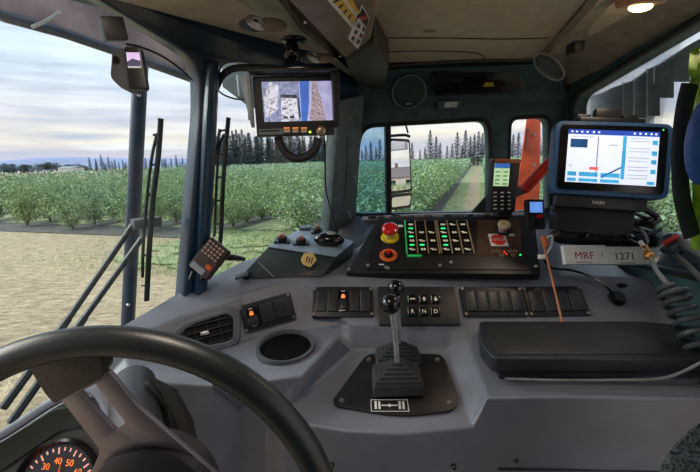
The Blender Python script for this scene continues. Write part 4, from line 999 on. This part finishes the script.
# hi-vis jacket
t = thing('safety_jacket', P(696, 150, .66), 'lime green safety jacket with blue patch hanging at right edge', 'jacket')
def sheet(pts, mt, name, ph):
    rows = []
    for k in range(17):
        s = k / 16; y = pts[0][1] + (pts[1][1] - pts[0][1]) * s; xl = pts[2](s)
        rows.append([P(xl + j * 9, y, .66 + .014 * math.sin(j * 1.3 + s * 7 + ph) - .02 * j) for j in range(8)])
    m = MB(); m.grid(rows, .004); m.obj(name, mt, t)
LIME = mat('hi_vis_lime', (116, 158, 24), .7, vs=40, var=.25)
sheet([(0, 48), (0, 84), lambda s: 693 - 3 * s], LIME, 'upper_cloth', 0)
sheet([(0, 84), (0, 250), lambda s: 694 - 2 * math.sin(s * 3)], LIME, 'lower_cloth', 1)
m = MB(); m.sphere(P(706, 140, .60), .055, (.55, .2, 1.2)); m.obj('blue_patch', mat('patch_blue', (50, 90, 170), .5), t)
m = MB(); m.tube([P(690, 84, .64), P(684, 110, .64), P(680, 150, .64), P(681, 190, .64), P(686, 215, .64), P(692, 236, .64)], .014, 10, 4, flat=.35, up=(0, 1, 0)); m.obj('strap', mat('strap_navy', (28, 36, 48), .6), t)
# seat corner
m = MB(); c0 = P(716, 474, .56); rows = []
m.hull([P(656, 474, .44), P(692, 426, .44), P(760, 390, .44), P(760, 600, .40), P(668, 600, .40), P(656, 474, .5), P(760, 390, .5), P(672, 600, .5), P(672, 446, .44)], .008, 3)
m.obj('passenger_seat', FABR, label='corner of a speckled grey-green fabric seat at lower right', cat='seat')
# ------------------------------------------------------------------ outside: ground
th = math.atan2(478 - 350, 400); RD = V((math.sin(th), math.cos(th), 0)); RN = V((math.cos(th), -math.sin(th), 0))
def RP(s, l, z=0.0): return RN * s + RD * l + V((0, 0, z))
g = MB(); g.grid([[V((x, y, -.02)) for x in (-260, -60, -20, 0, 20, 60, 260)] for y in (-120, -20, 0, 10, 30, 80, 420)], 0)
DRY = mat('dry_mown_grass', (200, 178, 144), .95, vs=1.1, rgb2=(118, 100, 74), bump=1.0, bs=22)
GRN = mat('green_turf', (178, 174, 132), .95, vs=2.3, rgb2=(118, 136, 86), bump=1.0, bs=30)
SOIL = mat('dark_mulch', (98, 96, 92), .95, vs=3, rgb2=(72, 68, 62), bump=1, bs=20)
# streaky straw colour
nt = DRY.node_tree; L = nt.links.new
n1 = [n for n in nt.nodes if n.type == 'TEX_NOISE'][0]; tcn = [n for n in nt.nodes if n.type == 'TEX_COORD'][0]
mpn = nt.nodes.new('ShaderNodeMapping'); mpn.inputs['Scale'].default_value = (1.0, 2.6, 1); mpn.inputs['Rotation'].default_value = (0, 0, R(20)); L(tcn.outputs['Object'], mpn.inputs[0]); L(mpn.outputs[0], n1.inputs['Vector']); n1.inputs['Detail'].default_value = 10; n1.inputs['Roughness'].default_value = .7; n1.inputs['Scale'].default_value = 3.2
g.obj('ground', DRY, kind='structure')
m = MB(); m.grid([[RP(s, l, .005) for s in (-46, -20, -4, -2.0, 1.2, 8, 60)] for l in (11.2, 16, 30, 60, 150)], 0); m.obj('ground_soil', SOIL, kind='structure')
# mown strips between rows
m = MB()
m.grid([[RP(s, l, .02) for s in (-1.55, -.9, .1, 1.0)] for l in (3, 8, 16, 30, 60, 120)], 0)
for k in range(12):
    s0 = -4.35 - 3.3 * k; m.grid([[RP(s, l, .02) for s in (s0 - .9, s0, s0 + .9)] for l in (13, 30, 60, 120)], 0)
for k in range(260):
    s0 = rnd.uniform(-9.5, -1.6); l0 = rnd.uniform(7.6, 12.8); rr = rnd.uniform(.15, .6)
    q_ = [RP(s0 + rr * math.cos(a) * rnd.uniform(.7, 1.3), l0 + rr * .6 * math.sin(a) * rnd.uniform(.7, 1.3), .012 + k * .00002) for a in [j * .785 for j in range(8)]]; bm_ = m.bm; bm_.faces.new([bm_.verts.new(p) for p in q_])
m.obj('grass_strip', GRN, kind='structure')
m = MB(); m.grid([[RP(s, l, .028) for s in (-.62, -.2, .18)] for l in (3, 8, 16, 30, 60, 120)], 0); m.obj('worn_track', DRY, kind='structure')
# straw tufts
m = MB(); bm = m.bm
for k in range(15000):
    a = rnd.uniform(-1, 1); y = 3.2 + 10 * rnd.random() ** 1.5; x = -y * rnd.uniform(.25, 1.25)
    p = V((x, y, 0)); 
    an = rnd.uniform(0, 3.14); d = V((math.cos(an), math.sin(an), rnd.uniform(.1, .6))) * rnd.uniform(.05, .15); q = V((-d.y, d.x, 0)).normalized() * .004
    vs = [bm.verts.new(p - q), bm.verts.new(p + q), bm.verts.new(p + d)]; bm.faces.new(vs)
m.obj('straw', mat('straw', (236, 212, 172), .9, vs=.6, rgb2=(150, 130, 96)), kind='stuff', label='dry mown straw lying over the open ground at the left', cat='straw')

m = MB(); bm = m.bm
for k in range(16000):
    s0 = rnd.gauss(-5.2, 2.6); l0 = rnd.uniform(7.0, 13.2)
    if k % 4 == 0: s0 = rnd.choice((rnd.uniform(-1.5, -.6), rnd.uniform(.2, .9))); l0 = rnd.uniform(5, 40)
    if s0 > -.9 and k % 4: continue
    p = RP(s0, l0, .02); an = rnd.uniform(0, 6.28); h = rnd.uniform(.05, .14); q = V((math.cos(an), math.sin(an), 0)) * .007
    vs = [bm.verts.new(p - q), bm.verts.new(p + q), bm.verts.new(p + V((rnd.gauss(0, .04), rnd.gauss(0, .04), h)))]; bm.faces.new(vs)
m.obj('green_grass', mat('grass_blade', (150, 174, 100), .8, vs=1.5, rgb2=(98, 132, 66)), kind='stuff', label='short green grass along the field edge and beside the worn track', cat='grass')
# ------------------------------------------------------------------ blueberry bushes
LEAFS = [mat('leaf_green', (166, 186, 130), .6, vs=2.5, rgb2=(92, 122, 76)), mat('leaf_green2', (178, 194, 132), .6, vs=2.5, rgb2=(104, 130, 76)), mat('leaf_green3', (156, 180, 138), .6, vs=2.5, rgb2=(90, 120, 84))]
CANE = mat('bush_cane', (96, 84, 66), .9)
protos = []
def bush_mesh(seed, n=2600):
    r = random.Random(seed); m = MB(); bm = m.bm; H = r.uniform(1.75, 2.0)
    shoots = []
    for k in range(46):
        an = r.uniform(0, 6.283); ti = r.uniform(.05, .85); L_ = H * r.uniform(.75, 1.05) * (1 - .35 * max(0, ti - .4))
        shoots.append((an, ti, L_))
    for an, ti, L_ in shoots:
        d = V((math.cos(an) * math.sin(ti), math.sin(an) * math.sin(ti), math.cos(ti)))
        for j in range(n // 46):
            s = r.uniform(.12, 1.0) ** .85; c = d * (L_ * s) + V((math.cos(an), math.sin(an), 0)) * .12 * s + V((r.gauss(0, .07), r.gauss(0, .07), r.gauss(0, .05)))
            l = r.uniform(.06, .105); a = V((r.gauss(0, 1), r.gauss(0, 1), r.gauss(.3, .6))).normalized(); b = a.orthogonal().normalized(); b.rotate(Matrix.Rotation(r.uniform(0, 6.28), 3, a)); 
            vs = [bm.verts.new(c), bm.verts.new(c + a * l * .5 + b * l * .28), bm.verts.new(c + a * l), bm.verts.new(c + a * l * .5 - b * l * .28)]; bm.faces.new(vs)
    me = bpy.data.meshes.new('foliage')
    bm.to_mesh(me); bm.free(); me.materials.append(LEAFS[seed % 3])
    m2 = MB()
    for an, ti, L_ in shoots[:12]:
        d = V((math.cos(an) * math.sin(ti * .7), math.sin(an) * math.sin(ti * .7), math.cos(ti * .7))); m2.rod(V((0, 0, 0)) + d * .02, d * L_ * .6, .012, 5)
    mc = bpy.data.meshes.new('canes'); m2.bm.to_mesh(mc); m2.bm.free(); mc.materials.append(CANE)
    return me, mc
protos = [bush_mesh(s) for s in range(6)]
spots = []
rows_s = [-2.55 - 3.3 * k for k in range(14)] + [1.75 + 3.3 * k for k in range(6)]
for s in rows_s:
    start = 8.0 if s > -3 and s < 0 else (7.5 if s > 0 else 12.4)
    if s < -12: start = 12.0
    l = start + rnd.uniform(0, .4)
    while l < 120:
        p = RP(s + rnd.uniform(-.12, .12), l); spots.append((p.length, p, s)); l += rnd.uniform(.95, 1.15)
def inview(p):
    d = CR.transposed() @ (p + V((0, 0, 1)) - CAM)
    if d.z > -.5: return False
    x = 350 + FPX * d.x / -d.z; return -25 < x < 725
spots = [q for q in spots if inview(q[1])]
spots.sort(key=lambda q: q[0])
near, far = spots[:290], spots[290:]
def bgroup(p, s):
    d = CR.transposed() @ (p + V((0, 0, 1)) - CAM); x = 350 + FPX * d.x / -d.z
    if s > 0: return 'leafy berry bush in the rows right of the grass track'
    if s > -3: return 'leafy berry bush in the row along the left of the grass track'
    if x < 185: return 'leafy berry bush in the field seen left of the blue post'
    return 'leafy berry bush in the field seen right of the blue post'
for i, (dist, p, s) in enumerate(near):
    fo, ca = protos[rnd.randrange(6)]
    o = thing('berry_bush', p, bgroup(p, s), 'bush', 'berry bushes: ' + bgroup(p, s)[22:])
    o.rotation_euler = (0, 0, rnd.uniform(0, 6.28)); k = rnd.uniform(.88, 1.12) * (1.06 if s > 0 or s > -3 else 1); o.scale = (k * 1.05, k * 1.05, k)
    a = bpy.data.objects.new('foliage', fo); COL.objects.link(a); a.parent = o
    if True:
        b = bpy.data.objects.new('canes', ca); COL.objects.link(b); b.parent = o
# the hundreds of bushes farther off: one mass
m = MB(); bm = m.bm
for (dist, p, s) in far:
    n = 130 if dist < 60 else 50
    for j in range(n):
        c = p + V((rnd.gauss(0, .38), rnd.gauss(0, .38), rnd.uniform(.4, 2.1))); l = rnd.uniform(.1, .2) * (1 if dist < 60 else 1.8)
        a = V((rnd.gauss(0, 1), rnd.gauss(0, 1), rnd.gauss(0, .7))).normalized(); b = a.orthogonal().normalized() 
        vs = [bm.verts.new(c), bm.verts.new(c + a * l * .5 + b * l * .35), bm.verts.new(c + a * l), bm.verts.new(c + a * l * .5 - b * l * .35)]; bm.faces.new(vs)
m.obj('distant_bushes', LEAFS[2], kind='stuff', label='far rows of berry bushes running to the tree line', cat='bushes', loc=(0, 0, 0))

# ------------------------------------------------------------------ trees on the horizon
CON = [mat('conifer_haze_blue', (100, 122, 128), .9, vs=.6, rgb2=(76, 98, 106)), mat('conifer_haze_dark', (84, 108, 104), .9, vs=.6, rgb2=(62, 84, 84))]  # aerial haze is mixed into these far foliage colours
BARK = mat('bark', (70, 58, 48), .9)
def conifer(seed, H=15.0):
    r = random.Random(seed + 50); m = MB(); bm = m.bm
    n = 1900
    for k in range(n):
        t = r.random() ** .8; z = H * (.1 + .9 * t); R0 = H * .23 * (1 - t) ** .8 * (.75 + .35 * math.sin(t * 60 + r.uniform(-1, 1))) + .12
        an = r.uniform(0, 6.28); rr = R0 * r.random() ** .5 * r.uniform(.7, 1.25); c = V((math.cos(an) * rr, math.sin(an) * rr, z - rr * .25)); l = r.uniform(.5, 1.0) * (1.1 - .6 * t)
        a = V((math.cos(an), math.sin(an), r.uniform(-.5, .1))).normalized(); b = V((-a.y, a.x, r.uniform(-.4, .4))).normalized()
        vs = [bm.verts.new(c - a * l * .4), bm.verts.new(c + b * l * .3), bm.verts.new(c + a * l * .6), bm.verts.new(c - b * l * .3)]; bm.faces.new(vs)
    me = bpy.data.meshes.new('foliage'); bm.to_mesh(me); bm.free(); me.materials.append(CON[seed % 2])
    m2 = MB(); m2.rod(V((0, 0, 0)), V((0, 0, H * .97)), .28, 7, top=.1); mc = bpy.data.meshes.new('trunk'); m2.bm.to_mesh(mc); m2.bm.free(); mc.materials.append(BARK)
    return me, mc
cps = [conifer(s) for s in range(4)]
def deciduous(seed, H=9.0):
    r = random.Random(seed + 90); m = MB(); bm = m.bm; blobs = [(V((r.gauss(0, 1.5), r.gauss(0, 1.5), r.uniform(H * .35, H * .8))), r.uniform(1.2, 2.2)) for _ in range(8)]
    for k in range(1300):
        c, R0 = r.choice(blobs); d = V((r.gauss(0, 1), r.gauss(0, 1), r.gauss(0, 1))).normalized(); c = c + d * R0 * r.random() ** .4; l = r.uniform(.4, .8)
        a = V((r.gauss(0, 1), r.gauss(0, 1), r.gauss(0, 1))).normalized(); b = a.orthogonal().normalized()
        vs = [bm.verts.new(c - a * l * .5), bm.verts.new(c + b * l * .4), bm.verts.new(c + a * l * .5), bm.verts.new(c - b * l * .4)]; bm.faces.new(vs)
    me = bpy.data.meshes.new('foliage'); bm.to_mesh(me); bm.free(); me.materials.append(CON[0])
    m2 = MB(); m2.rod(V((0, 0, 0)), V((0, 0, H * .6)), .25, 7, top=.5); mc = bpy.data.meshes.new('trunk'); m2.bm.to_mesh(mc); m2.bm.free(); mc.materials.append(BARK)
    return me, mc
dps = [deciduous(s) for s in range(3)]
def tree(px, D, ytop, kind, label):
    hy = 160 - (px - 350) * .028
    H = CAM.z + D * (hy - ytop) / 410.0
    me, mc = (cps if kind == 'c' else dps)[rnd.randrange(4 if kind == 'c' else 3)]
    d = ray(px, hy); p = V((d.x / d.y * D, D, 0))
    t = thing('conifer_tree' if kind == 'c' else 'broadleaf_tree', p, label, 'tree', label)
    k = H / (15.0 if kind == 'c' else 9.8); kx = k * (1 if kind == 'c' else 1.6); t.scale = (kx, kx, k); t.rotation_euler = (0, 0, rnd.uniform(0, 6))
    for n_, d_ in (('foliage', me), ('trunk', mc)):
        o = bpy.data.objects.new(n_, d_); COL.objects.link(o); o.parent = t
for px in range(-20, 90, 7): tree(px + rnd.uniform(-2, 2), 160, 164 + rnd.uniform(-4, 2), 'd', 'low hazy broadleaf tree on the horizon at far left')
tree(3, 150, 162, 'd', 'low hazy broadleaf tree on the horizon at far left'); 
for px in range(92, 200, 3): tree(px + rnd.uniform(-2, 2), 150, 161 + rnd.uniform(-6, 3), 'c', 'far conifer on the horizon between the mirror arm and blue post')
for px in range(205, 340, 2): tree(px + rnd.uniform(-2, 2), 130, 143 + rnd.uniform(-9, 5) - 6 * math.sin((px - 205) / 135 * 3.1), 'c', 'far conifer in the dense stand seen below the camera monitor')
for px, yt in [(362, 150), (366, 146), (371, 142), (376, 147), (380, 140), (385, 148), (396, 142), (404, 146), (412, 143)]: tree(px, 105, yt, 'c', 'conifer seen through the side window around the exterior mirror')
for px, yt in [(420, 150), (425, 148), (430, 131), (436, 137), (440, 143)]: tree(px, 100, yt, 'c', 'tall conifer standing clear of the others left of the grass track')
for px, yt in [(447, 146), (452, 144), (457, 133), (462, 146), (465, 131), (470, 137), (474, 135), (478, 132), (482, 134), (486, 133), (491, 136)]: tree(px, 105, yt, 'c', 'conifer in the stand at the end of the grass track')
for px in range(498, 560, 5): tree(px + rnd.uniform(-1, 1), 105, 138 + rnd.uniform(-6, 6), 'c', 'conifer behind the orange beam outside the narrow window')
for px in range(590, 715, 6): tree(px + rnd.uniform(-1, 1), 105, 138 + rnd.uniform(-10, 6), 'c', 'conifer seen through the right window beside the tablet')
tree(583 + 97, 60, 128, 'c', 'nearer conifer seen between the tablet and the jacket')

# hills
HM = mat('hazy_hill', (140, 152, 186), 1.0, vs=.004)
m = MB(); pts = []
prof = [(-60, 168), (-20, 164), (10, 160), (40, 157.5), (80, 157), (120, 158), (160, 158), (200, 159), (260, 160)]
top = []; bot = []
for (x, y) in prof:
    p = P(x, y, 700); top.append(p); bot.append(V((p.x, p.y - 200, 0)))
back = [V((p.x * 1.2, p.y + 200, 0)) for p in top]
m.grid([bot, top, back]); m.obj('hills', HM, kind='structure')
# white shed on the horizon
t = thing('greenhouse_shed', P(66, 172, 145), 'long low white shed on the horizon at far left', 'shed')
c0 = G(66, 172.6); c0 = V((c0.x / c0.y * 140, 140, 0)); 
m = MB(); m.box(WORLD, c0.x - 2.6, c0.x + 2.6, 140, 146, 0, 2.5); m.obj('walls', WHITE, t)
m = MB(); m.hull([V((c0.x + a, y, z)) for a in (-2.8, 2.8) for y, z in ((139.7, 2.4), (146.3, 2.4), (143, 2.9))]); m.obj('roof', LGREY, t)

# ------------------------------------------------------------------ wipers
def W2(x, y, c): return W.pt(x, y, c)
def wiper(pts_blade, pts_arm, lab, extra=None):
    t = thing('windshield_wiper', W2(*pts_arm[0], -.04), lab, 'wiper', 'windshield wipers')
    bp_ = [W2(x, y, -.03) for x, y in pts_blade]
    m = MB(); m.tube(bp_, .006, 8, 4, flat=.7); m.obj('blade', BLK, t)
    off = V((-.012, 0, 0)) * 1
    m = MB(); n = len(bp_)
    m.tube([W2(pts_blade[0][0] - 1, pts_blade[0][1] + 18, -.045)] + [W2(x - 3, y, -.045) for x, y in pts_blade[1:-1]] + [W2(pts_blade[-1][0] - 1, pts_blade[-1][1] - 22, -.045)], .0035, 8, 4); 
    for k in range(6):
        s = (k + .5) / 6; x = pts_blade[0][0] * (1 - s) + pts_blade[-1][0] * s; y = pts_blade[0][1] * (1 - s) + pts_blade[-1][1] * s
        m.rod(W2(x, y, -.03), W2(x - 3, y + 2, -.045), .0025, 6)
    m.obj('blade_frame', SEAL, t)
    for (a, b) in zip(pts_arm[::2], pts_arm[1::2]):
        m = MB(); m.rod(W2(*a, -.065), W2(*b, -.06), .0065, 8); m.obj('arm', mat('wiper_arm', (60, 60, 64), .45), t)
    return t
t = wiper([(168, 119), (165, 160), (160, 200), (156, 250), (153, 305)], [(80, 330), (146, 230), (97, 328), (155, 244)], 'windshield wiper with crossed arms, left of the blue post')
m = MB(); m.box(F(W2(158, 228, -.055), W.u, W.v), -.03, .03, -.01, .012, -.008, .012, .003); m.obj('pivot_block', GREYP, t)
for (a, b) in [((80, 330), (12, 425)), ((97, 328), (20, 440))]:
    m = MB(); m.rod(W2(*a, -.065), W2(*b, -.065), .008, 8); m.obj('lower_arm', mat('wiper_arm', (60, 60, 64), .45), t)
t = wiper([(236, 118), (233, 150), (230, 190), (228, 235), (225, 262)], [(221, 240), (226, 205), (210, 235), (222, 205)], 'windshield wiper seen just right of the blue post')
m = MB(); m.tube([W2(222, 210, -.05), W2(226, 165, -.05), W2(231, 130, -.045)], .004, 8); m.tube([W2(209, 250, -.06), W2(211, 215, -.06), W2(218, 206, -.055)], .004, 8, 3); m.obj('parallel_arm', SEAL, t)
m = MB(); m.box(F(W2(217, 206, -.055), W.u, W.v), -.022, .022, -.008, .01, -.008, .01, .003); m.obj('pivot_block', GREYP, t)
# outside mirror arm post
t = thing('mirror_arm_post', W2(128, 330, -.3), 'thick dark blue-grey post standing outside the windshield at left', 'post')
PM = mat('post_blue_grey', (44, 60, 80), .4)
m = MB(); m.tube([P(143, 20, 1.35), P(140, 80, 1.35), P(134, 200, 1.35), P(128, 320, 1.35), P(125, 380, 1.35)], .0225, 20, 3); m.obj('tube', PM, t)
m = MB(); 
for y in (95, 225, 305): m.sphere(P(144 - (y - 0) * .052, y, 1.325), .006)
m.obj('bolt', STEEL, t)
# rusty visor beam above the windshield, outside
t = thing('sun_visor_beam', P(60, 10, 1.0), 'rust-stained metal visor beam outside above the left windshield', 'visor beam')
RST = mat('rusty_beam', (236, 198, 188), .6, vs=7, rgb2=(158, 132, 134), metal=.2)
q = [P(-90, -15, .80), P(0, 21, .95), P(60, 37, 1.05), P(120, 57, 1.15), P(196, 84, 1.3)]
u_ = [P(-90, -160, .80), P(0, -90, .95), P(60, -50, 1.05), P(120, -10, 1.15), P(215, 30, 1.3)]
m = MB(); m.grid([u_, [a.lerp(b, .75) for a, b in zip(u_, q)], [p + V((0, 0.01, 0)) for p in q]], .01, 0); m.obj('beam', RST, t)
m = MB(); m.tube([p + V((-.0, -.012, .012)) for p in q], .012, 8, 0, flat=.8); m.obj('lower_lip', mat('lip_grey', (96, 100, 112), .5), t)
m = MB(); m.tube([P(32, 27, .93), P(48, 20, .93), P(60, 12, .93)], .004, 6); m.obj('scratch_strip', WHITE, t)
m = MB(); m.rod(P(237, 75, 1.35), P(239, 96, 1.35), .003, 6); m.obj('strut', WHITE, label='thin white strut outside the second windshield pane at its top', cat='strut')
# outer cab corner panel seen at the top of second pane
m = MB(); m.hull([P(222, 60, 1.4), P(262, 70, 1.4), P(275, 110, 1.42), P(250, 108, 1.42), P(222, 86, 1.4), P(222, 60, 1.43), P(275, 110, 1.45)], .003); m.obj('visor_side_panel', mat('visor_green_grey', (120, 130, 130), .5, vs=8, var=.2), label='grey side panel of the outer visor beyond the second pane', cat='visor panel')

# ------------------------------------------------------------------ exterior mirror
YM = 1.72
t = thing('exterior_mirror', P(388, 214, YM), 'tall black door mirror outside the side window reflecting a house', 'mirror')
m = MB(); m.tube([P(386, 104, YM + .01), P(387, 160, YM + .01), P(388, 235, YM + .01)], .0105, 12, 2); m.obj('arm', BLK, t)
i0 = (P(401, 180, YM) - CAM).normalized(); o0 = V((1, -.18, 0)).normalized(); nm = (o0 - i0).normalized()
um = V((0, 0, 1)).cross(nm).normalized()
mf = F(P(401, 171, YM), um, None, nm)
def mp_(pts): return [mf.px(*q) for q in pts]
def mirror(pts, nm1, nm2):
    po = mp_(pts); cx = sum(p[0] for p in po) / len(po); cy = sum(p[1] for p in po) / len(po)
    big = [(cx + (a - cx) * 1.0, cy + (b - cy) * 1.0) for a, b in po]
    xs = [a for a, b in po]; wd = max(xs) - min(xs)
    inn = [(a + (.010 if a < cx else -.010), b + (.012 if b < cy else -.012)) for a, b in po]
    m = MB(); m.prism(mf, rp(big, .012, 4), -.03, 0, .003); m.obj(nm1, BLK, t)
    m = MB(); m.prism(mf, rp(inn, .01, 4), 0, .001); m.obj(nm2, MIR, t)
MIR = mat('mirror_silver', (240, 242, 245), .0, metal=1.0, var=0.0)
mirror([(389.5, 194.5), (412.5, 191.5), (410, 139), (389, 138)], 'main_housing', 'main_glass')
mirror([(390, 210.5), (411, 207.5), (412.5, 192.5), (390, 195)], 'lower_housing', 'lower_glass')
m = MB(); m.tube([P(389, 136, YM), P(405, 135, YM), P(410, 137, YM)], .006, 8, 3); m.tube([P(405, 122, YM + .02), P(408, 133, YM + .02)], .004, 8, 3); m.obj('hoop', BLK, t)
# farmhouse to the right rear, reflected in the mirror
hc = P(401, 175, YM) + o0 * 105; hc.z = 0
hf = F(hc, V((-o0.y, o0.x, 0)), V((0, 0, 1)))
hx = V((o0.y, -o0.x, 0)); 
t = thing('farmhouse', hc, 'pale farmhouse with grey gable roof reflected in the exterior mirror', 'house')
m = MB(); m.box(F(hc, hx, o0), -4.5, 4.5, -3, 3, 0, 3.2); m.obj('walls', mat('house_wall', (176, 160, 150), .8), t)
fz = F(hc, hx, o0)
m = MB(); m.hull([fz.p(a, b, z) for a, b, z in [(-5, -3.5, 3.1), (5, -3.5, 3.1), (5, 3.5, 3.1), (-5, 3.5, 3.1), (-3.5, 0, 5.8), (3.5, 0, 5.8)]]); m.obj('roof', mat('house_roof', (112, 100, 100), .9), t)
m = MB(); m.box(fz, .6, 1.4, -.4, .4, 5, 6.8); m.obj('chimney', mat('chimney', (100, 80, 74), .9), t)
m = MB(); m.box(fz, -2.6, -1.2, -3.05, -2.98, 1.1, 2.4); m.obj('window', BLKG, t)
m = MB(); m.box(fz, 1.4, 2.6, -3.05, -2.98, 1.1, 2.4); m.obj('window', BLKG, t)
fo, ca = protos[0]
for k in range(12):
    p = fz.p(-9 + k * 1.4, -14 - (k % 2) * .4, 0); o = thing('berry_bush', p, 'leafy bush in the hedge below the farmhouse seen in the mirror', 'bush', 'hedge bushes reflected in the mirror'); o.rotation_euler = (0, 0, k * 1.3)
    a = bpy.data.objects.new('foliage', protos[k % 6][0]); COL.objects.link(a); a.parent = o

# ------------------------------------------------------------------ orange boom and dark guard outside
t = thing('orange_boom', P(526, 215, 1.85), 'orange steel boom standing outside the narrow window', 'boom')
m = MB(); m.hull([P(x, y, Y) for x, y in [(529, 100), (541, 100), (539, 240), (510, 240)] for Y in (1.85, 1.93)], .006); m.obj('beam', ORANGE, t)
m = MB(); bq = P(525, 240, 1.89); m.box(WORLD, bq.x - .07, bq.x + .07, 1.85, 1.93, 0, bq.z, .006); m.obj('lower_beam', ORANGE, t)
m = MB()
for y in (135, 165, 200): m.sphere(P(534, y, 1.845), .007, (1, .4, 1))
m.obj('bolt', SCREW, t)
m = MB(); m.hull([P(x, y, Y) for x, y in [(526, 128), (529, 128), (526, 150), (524, 150)] for Y in (1.83, 1.86)]); m.obj('side_flange', mat('dark_orange', (140, 60, 30), .6), t)
# dark ribbed guard curtain seen through the right window
t = thing('side_guard', P(640, 100, 1.5), 'dark ribbed guard panel with drip-stained slats outside the right window', 'guard panel')
DG = mat('guard_dark', (168, 176, 186), .6, vs=5, var=.3)
xs = [590, 601, 611, 622, 633, 646, 660, 674, 690, 712]; tp = [96, 93, 88, 84, 80, 70, 63, 54, 44, 32]; bt = [128, 130, 125, 118, 118, 116, 98, 82, 74, 64]
for i in range(len(xs) - 1):
    Y0 = 1.45 - .05 * i; Y1 = 1.45 - .05 * (i + 1)
    m = MB(); m.hull([P(xs[i], tp[i], Y0), P(xs[i + 1], tp[i + 1], Y1), P(xs[i], bt[i], Y0), P(xs[i + 1], bt[i], Y1), P(xs[i], tp[i], Y0 + .02), P(xs[i + 1], tp[i + 1], Y1 + .02), P(xs[i], bt[i], Y0 + .02), P(xs[i + 1], bt[i], Y1 + .02)], .002); m.obj('slat', DG, t)
for x, y0, y1, Y in [(623, 82, 122, 1.24), (634, 78, 122, 1.18), (647, 68, 124, 1.12), (654, 66, 84, 1.08)]:
    m = MB(); m.rod(P(x, y0, Y), P(x - .5, y1, Y), .0026, 6); m.obj('rib', WHITE, t)
# pale thing at window corner
m = MB(); m.hull([P(x, y, Y) for x, y in [(625, 112), (655, 108), (654, 124), (622, 126)] for Y in (1.5, 1.6)], .004); m.obj('pale_block', mat('pinkish_grey', (176, 168, 176), .5), t, 'pale grey block at the lower edge')

# sliding half of the side window, bluish and dirty
po = rp([SW.px(*q) for q in [(351, 216), (364, 122), (387, 120), (387, 216)]], .03)
m = MB(); m.prism(SW, po, -.012, -.008); m.obj('window_6', glass('blue_dirty_glass', (210, 232, 248), .06, .4), kind='structure')
m = MB(); m.box(SW, SW.px(386, 170)[0], SW.px(391, 170)[0], SW.px(386, 218)[1], SW.px(386, 118)[1], -.015, .012, .003); m.obj('trim_11', SEAL, kind='structure')
m = MB(); m.tube([W.pt(209, 96, .025), W.pt(205, 180, .025), W.pt(199, 280, .025)], .006, 8, 3); m.obj('trim_12', mat('red_brown_trim', (104, 66, 56), .5), kind='structure')
